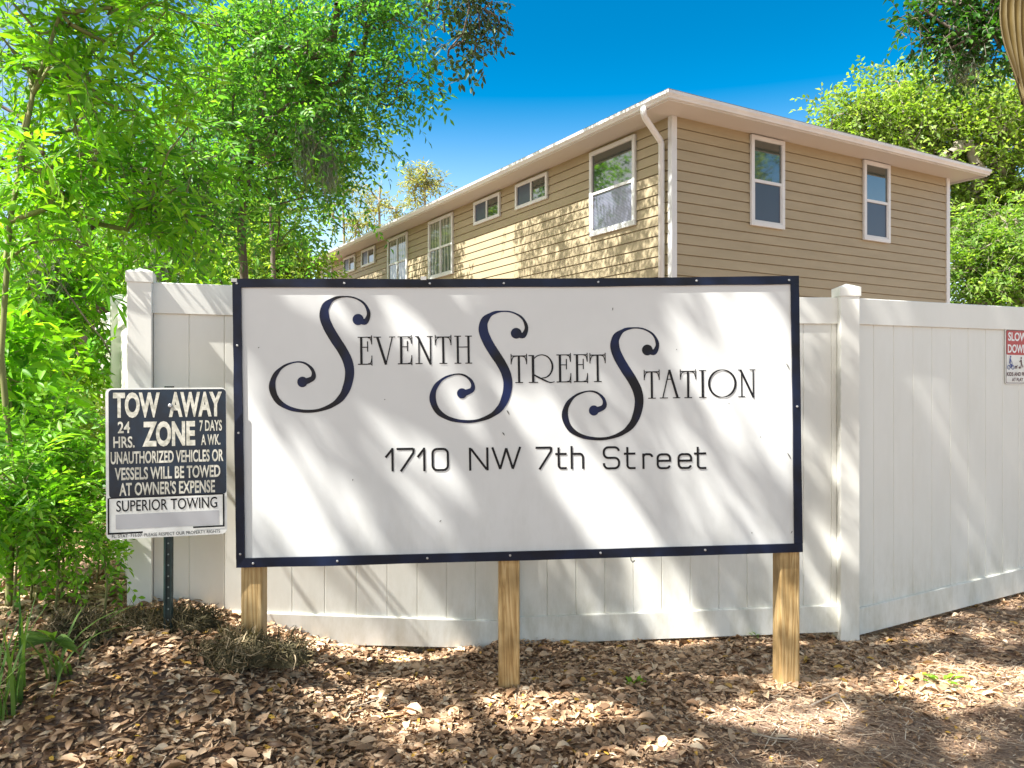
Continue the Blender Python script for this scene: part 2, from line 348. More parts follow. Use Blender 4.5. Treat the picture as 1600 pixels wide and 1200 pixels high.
        if kind == 'slider':
            # the screened half is the nearer one to the far end
            pane(am, i1, j0, j1, M_SCREEN, 'screen'); pane(i0, am, j0, j1, M_GLASS, 'pane')
        else:
            pane(i0, i1, zm, j1, M_CURTAINGLASS if kind == 'grid' else M_GLASS, 'pane')
            pane(i0, i1, j0, zm, {'grid': M_CURTAINGLASS2, 'blind': M_BLINDGLASS}.get(kind, M_SCREEN), 'screen' if kind == 'screen' else 'pane')
    window(Rt, 1.52, 2.25, 3.75, 5.11, 'screen'); window(Rt, 4.18, 4.89, 3.78, 5.115, 'screen')
    window(Lt, .75, 1.89, 3.73, 5.08, 'blind')
    for a0, a1 in ((3.14, 4.23), (4.82, 5.9), (11.6, 12.64), (13.18, 14.19)): window(Lt, a0, a1, 4.61, 5.08, 'slider')
    for a0, a1 in ((6.88, 8.14), (9.39, 10.67), (15.33, 16.3)): window(Lt, a0, a1, 3.75, 5.08, 'grid')

def striped_glass(name, c0, c1, scale, axis_):
    "glass with a curtain or slatted blind hanging right behind it"
    m = mat(name, c0, .06, .9); nt = m.node_tree; b = nt.nodes['Principled BSDF']
    tc = nt.nodes.new('ShaderNodeTexCoord'); wv = nt.nodes.new('ShaderNodeTexWave'); wv.bands_direction = axis_
    wv.inputs['Scale'].default_value = scale; wv.inputs['Distortion'].default_value = 0 if axis_ == 'Z' else 4; wv.inputs['Detail'].default_value = 2
    r = ramp(nt, [(.3, c0), (.7, c1)]); nt.links.new(tc.outputs['Object'], wv.inputs['Vector']); nt.links.new(wv.outputs['Fac'], r.inputs[0])
    nt.links.new(r.outputs[0], b.inputs['Base Color'])
    return m
M_CURTAINGLASS = striped_glass('curtained_glass', (.10, .12, .09), (.26, .27, .21), 2.2, 'Y')
M_CURTAINGLASS2 = striped_glass('curtained_glass_low', (.07, .08, .09), (.25, .25, .24), 2.0, 'Y')
M_BLINDGLASS = striped_glass('blind_glass', (.05, .06, .10), (.15, .155, .2), 14, 'Z')
house()

# ------------------------------------------------------------------ fence
def fence_run(root, secs, posts):
    "secs: (A, B, top0, top1, bot0, bot1) rail tops; posts: (x, y, ground, top, angle)"
    rx, ry, rz = root.location
    for A, B, t0, t1, b0, b1 in secs:
        A = Vector(A); B = Vector(B); L = (B - A).length; u = (B - A) / L; n = Vector((u.y, -u.x))   # n faces the road
        def P(s, o, z): p = A + u * s + n * o; return (p.x - rx, p.y - ry, z - rz)
        lerp = lambda a, b, s: a + (b - a) * s / L
        s0, s1 = .05, L - .05
        # tongue and groove boards
        prof = []; s = s0; bw = .1525
        while s < s1 - .01:
            e = min(s + bw, s1); prof += [(s + .003, 0), (e - .003, 0), (e - .0005, -.004), (e + .0005, -.004)]; s = e
        m = MB(); N = len(prof)
        lo = [P(a, o, lerp(b0, b1, a) - .05) for a, o in prof]; hi = [P(a, o, lerp(t0, t1, a) - .05) for a, o in prof]
        m.add(lo + hi, [(i, i + 1, N + i + 1, N + i) for i in range(N - 1)])
        m.add([P(s0, -.022, b0 - .05), P(s1, -.022, b1 - .05), P(s1, -.022, t1 - .05), P(s0, -.022, t0 - .05)], [(3, 2, 1, 0)])
        m.build('panel', M_VINYL, root)
        for z0, z1, h in ((t0, t1, .14), (b0, b1, .142)):
            m = MB()
            pr = lambda s, z: [P(s, .016, z - h), P(s, .016, z - h + .004), P(s, .016, z - .004), P(s, .012, z), P(s, -.034, z), P(s, -.038, z - .004), P(s, -.038, z - h)]
            m.prism(pr(s0, z0), pr(s1, z1)); m.build('rail', M_VINYL, root)
    for x, y, g, t, a in posts:
        h = .0508; m = MB()
        ca, sa = math.cos(a), math.sin(a)
        q = lambda e, z: [(x - rx + ca * i - sa * j, y - ry + sa * i + ca * j, z - rz) for i, j in ((-e, -e), (e, -e), (e, e), (-e, e))]
        m.prism(q(h, g - .25), q(h, t - .045)); p = m.build('post', M_VINYL, root, bevel=.003)
        m = MB(); e = h + .006; ap = (x - rx, y - ry, t - rz + .012)
        m.add(q(e, t - .06) + q(e, t - .012) + [ap], [(3, 2, 1, 0), (0, 1, 5, 4), (1, 2, 6, 5), (2, 3, 7, 6), (3, 0, 4, 7), (4, 5, 8), (5, 6, 8), (6, 7, 8), (7, 4, 8)])
        m.build('post_cap', M_VINYL, p, bevel=.002)
P0, P1, P2 = (-1.68, 3.55), (-.017, 4.12), (1.79, 4.2)
d3 = Vector((.9135, .4067)); P3 = Vector(P2) + d3 * 2.0; P4 = P3 + d3 * 2.0
f1 = empty('vinyl_fence', (0, 4.12, 0), 'white vinyl privacy fence run directly behind the big sign board', 'fence', 'white vinyl fence runs')
fence_run(f1, [(P0, P1, 1.832, 1.832, .351, .133), (P1, P2, 1.832, 1.832, .148, .19)],
          [(*P0, .3, 1.885, R(18)), (*P1, -.05, 1.89, R(2)), (*P2, 0, 1.895, 0)])
f2 = empty('vinyl_fence', (2.7, 4.6, 0), 'white vinyl fence run angling back at the right, carrying the slow down sign', 'fence', 'white vinyl fence runs')
fence_run(f2, [(P2, P3, 1.832, 1.84, .16, .28), (P3, P4, 1.84, 1.84, .28, .3)], [(P3.x, P3.y, 0, 1.9, R(24)), (P4.x, P4.y, 0, 1.9, R(24))])
Q = [(-1.68, 3.55), (-2.36, 4.72), (-3.04, 5.92), (-3.72, 7.12), (-4.4, 8.3)]
f3 = empty('vinyl_fence', (-2.36, 4.72, .3), 'greenish white vinyl fence run seen nearly edge on behind the tow away sign', 'fence', 'white vinyl fence runs')
fence_run(f3, [(Q[i + 1], Q[i], 1.84, 1.84, .45, .45) for i in range(4)], [(x, y, .3, 1.9, R(-60)) for x, y in Q[1:]])

# ------------------------------------------------------------------ flat lettering: strokes in a plane
class Ink:
    def __init__(s): s.m = MB(); s.k = 0
    def lay(s): s.k = (s.k + 1) % 9; return -.0016 - .00012 * s.k
    def stroke(s, pts, wd, smooth=False):
        pts = [np.array(p, float) for p in pts]; wd = list(wd) if hasattr(wd, '__len__') else [wd] * len(pts)
        if smooth:
            out = []; ow = []; n = len(pts); S = 6
            for i in range(n - 1):
                p0, p1, p2, p3 = pts[max(i - 1, 0)], pts[i], pts[i + 1], pts[min(i + 2, n - 1)]
                for k in range(S):
                    t = k / S
                    out.append(.5 * (2 * p1 + (p2 - p0) * t + (2 * p0 - 5 * p1 + 4 * p2 - p3) * t * t + (3 * p1 - p0 - 3 * p2 + p3) * t ** 3)); ow.append(wd[i] + (wd[i + 1] - wd[i]) * sm(t))
            pts = out + [pts[-1]]; wd = ow + [wd[-1]]
        kp = [i for i in range(len(pts)) if i == 0 or np.linalg.norm(pts[i] - pts[i - 1]) > 1e-5]; pts = [pts[i] for i in kp]; wd = [wd[i] for i in kp]
        y = s.lay(); vs = []; n = len(pts)
        for i in range(n):
            a = pts[i] - pts[i - 1] if i else pts[1] - pts[0]; b = pts[i + 1] - pts[i] if i < n - 1 else a
            a = a / np.linalg.norm(a); b = b / np.linalg.norm(b); t = a + b; t = t / max(np.linalg.norm(t), 1e-6)
            nn = np.array([-t[1], t[0]]); k = min(1 / max(abs(nn @ np.array([-a[1], a[0]])), .5), 1.6)
            l, r = pts[i] + nn * wd[i] / 2 * k, pts[i] - nn * wd[i] / 2 * k
            vs += [(l[0], y, l[1]), (r[0], y, r[1])]
        s.m.add(vs, [(2 * i, 2 * i + 1, 2 * i + 3, 2 * i + 2) for i in range(n - 1)])
    def disc(s, c, rx, rz, n=28):
        y = s.lay(); s.m.add([(c[0] + rx * math.cos(2 * math.pi * k / n), y, c[1] + rz * math.sin(2 * math.pi * k / n)) for k in range(n)], [tuple(range(n))])
    def rect(s, x0, x1, z0, z1, y=None):
        y = s.lay() if y is None else y; s.m.add([(x0, y, z0), (x1, y, z0), (x1, y, z1), (x0, y, z1)], [(0, 1, 2, 3)])
    def build(s, name, m, parent, **k): return s.m.build(name, m, parent, **k)

G = {  # thin serif capitals, in a 0..1 box: (points, width in heights, smooth)
 'T': [([(.5, .95), (.5, .02)], .075, 0), ([(0, .955), (1, .955)], .036, 0), ([(.02, 1.03), (.02, .66)], .03, 0), ([(.98, 1.03), (.98, .66)], .03, 0),
       ([(.4, .95), (.14, .91), (.03, .74)], .03, 1), ([(.6, .95), (.86, .91), (.97, .74)], .03, 1), ([(.26, .01), (.74, .01)], .032, 0)],
 'E': [([(.24, .98), (.24, .02)], .08, 0), ([(0, .975), (.96, .975)], .032, 0), ([(.96, 1.04), (.96, .72)], .03, 0), ([(.7, .96), (.88, .92), (.95, .76)], .03, 1),
       ([(.24, .62), (.68, .62)], .032, 0), ([(.68, .83), (.68, .46)], .036, 0), ([(0, .015), (.97, .015)], .036, 0), ([(.97, -.04), (.97, .32)], .03, 0), ([(.7, .03), (.88, .06), (.96, .22)], .03, 1)],
 'V': [([(.17, .98), (.56, -.01)], .085, 0), ([(.56, 0), (.86, .97)], .038, 0), ([(0, .975), (.34, .975)], .032, 0), ([(.72, .975), (1, .975)], .032, 0)],
 'N': [([(.2, .97), (.2, .03)], .042, 0), ([(.14, .985), (.87, -.02)], .075, 0), ([(.86, .97), (.86, -.03)], .045, 0), ([(0, .015), (.4, .015)], .032, 0), ([(0, .98), (.18, .98)], .032, 0), ([(.66, .98), (1, .98)], .032, 0)],
 'H': [([(.2, .97), (.2, .02)], .075, 0), ([(.8, .97), (.8, .02)], .075, 0), ([(.2, .59), (.8, .59)], .032, 0)] + [([(a, b), (a + .38, b)], .032, 0) for a in (.01, .61) for b in (.01, .978)],
 'R': [([(.17, .97), (.17, .02)], .085, 0), ([(0, .965), (.2, .965)], .034, 0), ([(0, .012), (.36, .012)], .032, 0),
       ([(.2, .85), (.34, .95), (.54, .985), (.76, .9), (.9, .7), (.92, .5), (.83, .3), (.68, .19), (.5, .16)], [.035, .035, .035, .045, .06, .065, .055, .04, .03], 1),
       ([(.2, .28), (.42, .17), (.66, .06), (.85, 0), (1, .03)], [.05, .055, .05, .035, .025], 1)],
 'A': [([(.15, .02), (.48, 1.02)], .042, 0), ([(.48, 1.02), (.87, .02)], .08, 0), ([(.37, .68), (.61, .68)], .032, 0), ([(0, .012), (.4, .012)], .032, 0), ([(.64, .012), (1, .012)], .032, 0)],
 'I': [([(.5, .97), (.5, .02)], .085, 0), ([(0, .98), (1, .98)], .032, 0), ([(0, .012), (1, .012)], .032, 0)],
}
def rrect(x0, x1, y0, y1, r):
    out = []
    for cx, cy_, a in ((x1 - r, y1 - r, 0), (x0 + r, y1 - r, 90), (x0 + r, y0 + r, 180), (x1 - r, y0 + r, 270)):
        out += [(cx + r * math.cos(R(a + k * 22.5)), cy_ + r * math.sin(R(a + k * 22.5))) for k in range(5)]
    return out + [out[0]]
# square rounded sans letters given as strokes in (width, height) units of the letter box, isotropic corner radii handled per glyph
def sans(ch, x0, x1, y0, y1, wd):
    w_, h = x1 - x0, y1 - y0; a, b, c, d = x0 + wd / 2, x1 - wd / 2, y0 + wd / 2, y1 - wd / 2
    m = (c + d) / 2; r = min(.26 * w_, .024)
    arc = lambda cx, cy_, a0, a1: [(cx + r * math.cos(R(a0 + (a1 - a0) * k / 5)), cy_ + r * math.sin(R(a0 + (a1 - a0) * k / 5))) for k in range(6)]
    if ch == '1': return [[(a, y0 + .6 * h), (b, d)], [(b, y1), (b, y0)]]
    if ch == '7': return [[(x0, d), (b, d)], [(b + .002, d + .002), (b, y0 + .78 * h), (x0 + .22 * w_, y0)]]
    if ch == '0': return [rrect(a, b, c, d, r)]
    if ch == 'N': return [[(a, y0), (a, y1)], [(a + .004, d), (b - .004, c)], [(b, y0), (b, y1)]]
    if ch == 'W': return [[(a, y1), (x0 + .29 * w_, c)], [(x0 + .29 * w_, c), (x0 + .5 * w_, d)], [(x0 + .5 * w_, d), (x0 + .71 * w_, c)], [(x0 + .71 * w_, c), (b, y1)]]
    if ch == 't': return [[(x0 + .3 * w_, y1), (x0 + .3 * w_, c + r)] + arc(x0 + .3 * w_ + r, c + r, 180, 270) + [(x1, c)], [(x0, y0 + .7 * h), (x1, y0 + .7 * h)]]
    if ch == 'h': return [[(a, y0), (a, y1)], [(a, y0 + .66 * h)] + arc(b - r, y0 + .66 * h - r, 90, 0) + [(b, y0)]]
    if ch == 'r': return [[(a, y0), (a, y0 + .72 * h)], [(a, y0 + .45 * h)] + arc(a + r, y0 + .68 * h - r, 180, 90) + [(b - r, y0 + .68 * h)] + arc(b - r, y0 + .68 * h - r, 90, 0)]
    if ch == 'e':
        t = y0 + .72 * h - wd / 2
        return [[(a, y0 + .38 * h), (b, y0 + .38 * h), (b, t - r)] + arc(b - r, t - r, 0, 90) + arc(a + r, t - r, 90, 180) + arc(a + r, c + r, 180, 270) + [(b - r, c)] + arc(b - r, c + r, 270, 340)]
    if ch == 'S':
        return [arc(b - r, d - r, 10, 90) + arc(a + r, d - r, 90, 180) + arc(a + r, m + r, 180, 270) + arc(b - r, m - r, 90, 0) + arc(b - r, c + r, 0, -90) + arc(a + r, c + r, 270, 170)]
    return []

def text_mesh(body, x0, x1, z0, z1, y, bold=0, name='lettering', m_=None, parent=None):
    cu = bpy.data.curves.new('t', 'FONT'); cu.body = body; cu.size = 1; cu.offset = bold; cu.resolution_u = 4; cu.fill_mode = 'FRONT'
    o = bpy.data.objects.new('t', cu); C.objects.link(o); dg = bpy.context.evaluated_depsgraph_get()
    me = bpy.data.meshes.new_from_object(o.evaluated_get(dg)); bpy.data.objects.remove(o)
    co = np.array([v.co[:] for v in me.vertices]); lo, hi = co.min(0), co.max(0)
    P = np.stack([x0 + (co[:, 0] - lo[0]) / (hi[0] - lo[0]) * (x1 - x0), np.full(len(co), y), z0 + (co[:, 1] - lo[1]) / (hi[1] - lo[1]) * (z1 - z0)], 1)
    fs = [tuple(p.vertices) for p in me.polygons]; bpy.data.meshes.remove(me)
    return P, fs

# ------------------------------------------------------------------ big sign
def big_sign():
    ang = math.atan2(.154, 2.445); W, H = 2.45, 1.22; z0 = .594; tilt = -math.atan2(.034, 2.45)
    root = empty('sign_board', (-1.163, 3.314, 0), 'wide white sign board with black trim and swash lettering on three wood posts', 'sign', rz=ang)
    def put(o): o.location = (0, 0, z0); o.rotation_euler = (0, tilt, 0); return o
    # slightly sagging panel
    m = MB(); n = 12; vs = []
    for k in range(n + 1):
        u = .004 + (W - .008) * k / n; sg = -.006 * math.sin(math.pi * k / n)
        vs += [(u, 0, .004 + sg * .3), (u, 0, H - .004 + sg), (u, .012, .004 + sg * .3), (u, .012, H - .004 + sg)]
    fs = []
    for k in range(n):
        a, b = 4 * k, 4 * k + 4
        fs += [(a, b, b + 1, a + 1), (a + 2, a + 3, b + 3, b + 2), (a + 1, b + 1, b + 3, a + 3), (a, a + 2, b + 2, b)]
    fs += [(0, 1, 3, 2), (4 * n, 4 * n + 2, 4 * n + 3, 4 * n + 1)]
    m.add(vs, fs); put(m.build('panel', M_PANEL, root))
    tw = .036; rnd = random.Random(4)
    def strip(ax, p0, p1, a0, a1, seed):
        "trim strip with a slightly uneven cut edge"
        m = MB(); N = 14; q = random.Random(seed)
        A = [a0 + q.uniform(-.0012, .0012) for _ in range(N + 1)]; B = [a1 + q.uniform(-.0008, .0008) for _ in range(N + 1)]
        vs = []
        for k in range(N + 1):
            t = p0 + (p1 - p0) * k / N; sg = -.006 * math.sin(math.pi * t / W) * (1 if a0 > .6 else .3) if ax == 'x' else 0
            for yy in (-.010, -.0005):
                vs += [(t, yy, A[k] + sg), (t, yy, B[k] + sg)] if ax == 'x' else [(A[k], yy, t), (B[k], yy, t)]
        fs = []
        for k in range(N):
            a, b = 4 * k, 4 * k + 4
            fs += [(a, b, b + 1, a + 1), (a + 2, a + 3, b + 3, b + 2), (a + 1, b + 1, b + 3, a + 3), (a, a + 2, b + 2, b)]
        fs += [(0, 1, 3, 2), (4 * N, 4 * N + 2, 4 * N + 3, 4 * N + 1)]
        m.add(vs, fs); return put(m.build('trim', M_NAVY, root))
    strip('x', 0, W, H - tw, H, 1); strip('x', 0, W, 0, .039, 2)
    strip('z', .0392, H - tw - .0005, 0, .035, 3); strip('z', .0392, H - tw - .0005, W - .035, W, 4)
    for u, v in [(.468, 1.198), (.829, 1.195), (1.146, 1.194), (1.556, 1.197), (1.99, 1.2), (2.404, 1.2), (.071, .018), (.422, .018), (.802, .02), (1.157, .022), (1.55, .022), (2.012, .022), (.018, .938), (.018, .57), (.018, .059), (2.433, .643), (.02, 1.2)]:
        m = MB(); m.tube([(u, -.0101, v), (u, -.0135, v), (u, -.0145, v)], [.005, .005, .0032], 10); put(m.build('screw', M_SCREW, root))
    for u, v in ((.802, 1.222), (.008, 1.218)):
        m = MB(); m.box(u - .012, u + .012, -.013, -.0102, v - .012, v + .003); put(m.build('clip', M_TOWWHITE, root))
    m = MB(); m.tube([(1.683, -.006, .0), (1.683, -.012, -.012), (1.69, -.014, -.022), (1.70, -.01, -.016)], .003, 6); put(m.build('hook', M_SCUFF, root, smooth=True))
    # swash capitals
    S = [(.527, 1.043), (.552, 1.034), (.567, 1.069), (.55, 1.11), (.512, 1.135), (.468, 1.142), (.421, 1.133), (.386, 1.101), (.38, 1.057), (.397, 1.009), (.424, .961), (.454, .913), (.476, .865), (.483, .817), (.473, .763), (.449, .715), (.407, .68), (.347, .659), (.286, .657), (.226, .671), (.179, .704), (.158, .757), (.169, .808), (.206, .848), (.26, .866), (.3, .858), (.328, .829), (.328, .797), (.292, .781)]
    wd = [.030, .024, .016, .010, .007, .006, .014, .034, .042, .043, .043, .042, .042, .040, .037, .030, .020, .013, .014, .018, .025, .029, .021, .010, .006, .009, .014, .022, .028]
    bu, bv = .145, .652
    for (x0, x1, v0, v1) in ((.145, .571, .652, 1.145), (.821, 1.246, .597, 1.077), (1.391, 1.819, .512, 1.0)):
        sx, sv = (x1 - x0) / .426, (v1 - v0) / .493; f = lambda p: (x0 + (p[0] - bu) * sx, v0 + (p[1] - bv) * sv)
        ink = Ink(); ink.stroke([f(p) for p in S], [q * .97 for q in wd], True)
        ink.disc(f((.522, 1.044)), .0235 * sx, .024 * sv); ink.disc(f((.284, .781)), .0215 * sx, .0225 * sv)
        put(ink.build('swash_letter', M_INK, root))
    for word, boxes, v0, v1 in (
        ('EVENTH', [(.519, .58), (.586, .678), (.688, .749), (.763, .838), (.847, .917), (.929, 1.006)], .851, .971),
        ('TREET', [(1.172, 1.242), (1.249, 1.361), (1.37, 1.434), (1.445, 1.507), (1.515, 1.585)], .764, .886),
        ('TATION', [(1.753, 1.822), (1.822, 1.913), (1.913, 1.984), (1.997, 2.03), (2.038, 2.164), (2.172, 2.251)], .688, .81)):
        ink = Ink(); h = v1 - v0
        for ch, (a, b) in zip(word, boxes):
            if ch == 'O':
                k = 40; ink.stroke([((a + b) / 2 + (b - a - .008) / 2 * math.cos(2 * math.pi * i / k), (v0 + v1) / 2 + (h - .002) / 2 * math.sin(2 * math.pi * i / k)) for i in range(k + 1)], [.004 + .006 * abs(math.cos(2 * math.pi * i / k)) for i in range(k + 1)])
                continue
            for pts, sw, s in G[ch]:
                ink.stroke([(a + p[0] * (b - a), v0 + p[1] * h) for p in pts], [q * h * 1.05 for q in sw] if isinstance(sw, list) else sw * h * 1.05, bool(s))
        put(ink.build('lettering', M_BLACK, root))
    ink = Ink(); last = 0
    for ch, a, b, v0, v1 in [('1', .625, .664, .393, .493), ('7', .677, .753, .392, .493), ('1', .761, .799, .391, .492), ('0', .825, .9, .39, .49), ('N', .986, 1.07, .389, .488), ('W', 1.082, 1.212, .389, .488),
                     ('7', 1.274, 1.345, .388, .487), ('t', 1.359, 1.409, .387, .482), ('h', 1.426, 1.485, .387, .487), ('S', 1.567, 1.643, .382, .483), ('t', 1.66, 1.711, .381, .478), ('r', 1.741, 1.789, .381, .475),
                     ('e', 1.804, 1.868, .378, .475), ('e', 1.897, 1.962, .377, .474), ('t', 1.971, 2.025, .375, .473)]:
        if a - last > .06 and last: put(ink.build('address_lettering', M_BLACK, root)); ink = Ink()
        last = b
        for st in sans(ch, a, b, v0, v1, .0095): ink.stroke(st, .0095)
    put(ink.build('address_lettering', M_BLACK, root))
    # chips and specks in the paint
    for u, v, L, a in [(1.157, .637, .022, -60), (1.136, .545, .016, -55), (.104, .928, .006, 30), (2.398, .82, .03, -62), (2.398, .425, .03, -60), (2.27, .51, .005, 0), (2.225, .09, .006, 90), (2.405, .088, .012, 60), (.49, .36, .008, 80), (.86, .175, .01, 40), (1.62, 1.08, .012, 85), (2.13, .66, .004, 0), (.63, .7, .004, 0), (1.9, .9, .004, 20)]:
        ink = Ink(); dx, dz = L / 2 * math.cos(R(a)), L / 2 * math.sin(R(a)); ink.stroke([(u - dx, v - dz), (u, v + .0015), (u + dx, v + dz)], [.002, .006 if L > .015 else .004, .002])
        put(ink.build('paint_chip', M_SCUFF, root))
    # posts
    for u, g, tz in ((.012, .12, 1.75), (1.11, .02, 1.76), (2.358, .0, 1.78)):
        m = MB(); q = lambda e, z, du=0: [(u + e + du, .014 + e, z), (u + .09 - e + du, .014 + e, z), (u + .09 - e + du, .104 - e, z), (u + e + du, .104 - e, z)]
        m.prism(q(0, g - .35), q(0, tz)); m.build('post', M_WOOD, root, bevel=.006)
big_sign()

# ------------------------------------------------------------------ tow away sign
def tow_sign():
    W, H = .458, .61; a = Vector((-1.63, 3.15)); b = Vector((-1.188, 3.27)); ang = math.atan2(b.y - a.y, b.x - a.x)
    root = empty('tow_sign', (a.x, a.y, 0), 'navy and white tow away zone sign on a dark green metal stake', 'sign', rz=ang); Z = .743
    lean = R(1.0)
    def place(o): o.location = (0, 0, Z); o.rotation_euler = (0, -lean * .35, 0); return o
    def rr(x0, x1, z0, z1, r, y0, y1):
        pts = rrect(x0, x1, z0, z1, r)[:-1]; m = MB(); m.prism([(p[0], y0, p[1]) for p in pts], [(p[0], y1, p[1]) for p in pts]); return m
    place(rr(0, W, 0, H, .022, 0, .0025).build('plate', M_TOWWHITE, root))
    X_ = lambda cx: (cx - 110) / 815 * W
    Zz = lambda cy_: H - (cy_ - 112) / 1000 * H
    pts = rrect(X_(130), X_(922), Zz(838), Zz(122), .014)[:-1]; m = MB()
    m.add([(p[0], -.0005, p[1]) for p in pts], [tuple(range(len(pts)))]); place(m.build('navy_field', M_TOWNAVY, root))
    m = MB(); m.add([(X_(x), -.0007, Zz(z)) for x, z in ((172, 1045), (868, 1045), (868, 948), (172, 948))], [(0, 1, 2, 3)]); place(m.build('blank_patch', M_GREY, root))
    def line(body, x0, x1, z0, z1, bold, m_, sub=False):
        P, f = text_mesh(body, X_(x0), X_(x1), Zz(z1), Zz(z0), -.0011, bold); mm = MB(); mm.add(P, f); place(mm.build('lettering', m_, root))
    for args in [('TOW', 160, 470, 140, 310, .04), ('AWAY', 530, 895, 140, 310, .04), ('ZONE', 352, 708, 335, 505, .042), ('24', 190, 270, 333, 410, .02), ('HRS.', 160, 300, 432, 508, .02), ('7 DAYS', 738, 893, 333, 408, .02), ('A WK.', 748, 882, 430, 503, .02),
                 ('UNAUTHORIZED VEHICLES OR', 142, 902, 532, 615, .024), ('VESSELS WILL BE TOWED', 168, 880, 638, 722, .024), ("AT OWNER'S EXPENSE", 197, 842, 737, 826, .024)]:
        line(*args, M_TOWLET)
    line('SUPERIOR TOWING', 177, 857, 856, 930, .006, M_BLACK); line('FL. STAT  715.07  PLEASE RESPECT OUR PROPERTY RIGHTS', 147, 876, 1080, 1102, .004, M_BLACK)
    ink = Ink()
    ink.rect(X_(120), X_(131), Zz(1078), Zz(838)); ink.rect(X_(896), X_(908), Zz(1062), Zz(838)); ink.rect(X_(131), X_(350), Zz(1078), Zz(1066)); ink.rect(X_(690), X_(896), Zz(1062), Zz(1051)); ink.rect(X_(131), X_(896), Zz(842), Zz(834))
    place(ink.build('border_line', M_BLACK, root))
    m = MB(); m.tube([(X_(540), -.0005, Zz(232)), (X_(540), -.005, Zz(232)), (X_(540), -.007, Zz(232))], [.0085, .0085, .005], 12); place(m.build('bolt', M_SCREW, root))
    # channel stake
    x = X_(522); m = MB()
    prof = [(-.019, .016), (-.013, .004), (-.009, .004), (-.009, .014), (.009, .014), (.009, .004), (.013, .004), (.019, .016), (.013, .008), (.0115, .018), (-.0115, .018), (-.013, .008)]
    m.prism([(x + p[0] - .004, p[1], .2) for p in prof], [(x + p[0], p[1], Z + H + .008) for p in prof]); st = m.build('stake', M_POLE, root)
    hole = mat('hole', (.25, .3, .28), .5)
    for k in range(8):
        z = .4 + k * .045; m = MB(); m.tube([(x - .003, .0139, z), (x - .003, .0132, z)], .0035, 8); m.build('punched_hole', hole, st)
tow_sign()

# ------------------------------------------------------------------ slow down sign
def slow_sign():
    u = d3; n = Vector((u.y, -u.x)); s0 = 1.285; p = Vector(P2) + u * s0 + n * .004; W, H = .225, .335
    root = empty('slow_down_sign', (p.x, p.y, 1.368), 'small red and white slow down sign on the fence at the right edge', 'sign', rz=math.atan2(u.y, u.x))
    pts = rrect(0, W, 0, H, .018)[:-1]; m = MB(); m.prism([(q[0], -.0035, q[1]) for q in pts], [(q[0], -.0005, q[1]) for q in pts]); m.build('plate', M_TOWWHITE, root)
    Y0 = -.0042
    ring = MB(); o_ = rrect(.006, W - .006, .006, H - .006, .014)[:-1]; i_ = rrect(.010, W - .010, .010, H - .010, .011)[:-1]; k = len(o_)
    ring.add([(q[0], Y0 + .0002, q[1]) for q in o_] + [(q[0], Y0 + .0002, q[1]) for q in i_], [(j, (j + 1) % k, k + (j + 1) % k, k + j) for j in range(k)]); ring.build('border_line', mat('maroon', (.09, .012, .015), .4), root)
    red = rrect(.0105, W - .0105, .178, H - .0105, .011)[:-1]; m = MB(); m.add([(q[0], Y0, q[1]) for q in red], [tuple(range(k))]); m.build('red_field', mat('sign_red', (.42, .02, .018), .35), root)
    def t(body, x0, x1, z0, z1, bold, mm):
        P, f = text_mesh(body, x0, x1, z0, z1, Y0 - .0006, bold); q = MB(); q.add(P, f); q.build('lettering', mm, root)
    wt = mat('sign_white', (.8, .8, .78), .4); dk = mat('sign_dark', (.07, .01, .012), .4); bl = mat('sign_blue', (.015, .045, .25), .4)
    t('SLOW', .025, W - .025, .262, .315, .03, wt); t('DOWN', .022, W - .022, .19, .242, .03, wt)
    t('KIDS AND PETS', .014, W - .014, .05, .074, .025, dk); t('AT PLAY', .06, W - .06, .018, .04, .025, dk)
    ink = Ink(); ink.m = MB()
    ink.k = 5
    for cx in (.03, .066):
        ink.stroke([(cx + .012 * math.cos(2 * math.pi * j / 16), .103 + .012 * math.sin(2 * math.pi * j / 16)) for j in range(17)], .004)
    ink.disc((.046, .166), .006, .007, 14); ink.stroke([(.045, .157), (.04, .125)], .013); ink.stroke([(.042, .122), (.055, .118), (.048, .1)], .007); ink.stroke([(.046, .15), (.06, .133), (.066, .105)], .004); ink.stroke([(.03, .103), (.05, .12), (.062, .122)], .003)
    o = ink.build('cyclist_symbol', bl, root); o.location = (0, -.0035, 0)
    ink = Ink()
    ink.stroke([(.088, .108), (.106, .108)], .008); ink.stroke([(.104, .108), (.112, .115)], .006)
    for q in (.089, .094, .101, .105): ink.stroke([(q, .106), (q - .003, .094)], .003)
    ink.disc((.128, .102), .007, .007, 14); ink.disc((.145, .16), .006, .007, 14); ink.stroke([(.144, .15), (.148, .124)], .012); ink.stroke([(.148, .126), (.14, .096)], .006); ink.stroke([(.149, .126), (.163, .104)], .006); ink.stroke([(.144, .146), (.128, .136)], .005)
    o = ink.build('play_symbol', dk, root); o.location = (0, -.0035, 0)
slow_sign()

# ------------------------------------------------------------------ leaves and trees
def unit(a): return a / np.maximum(np.linalg.norm(a, axis=-1, keepdims=True), 1e-9)
def rdir(rng, n): return unit(rng.normal(size=(n, 3)))

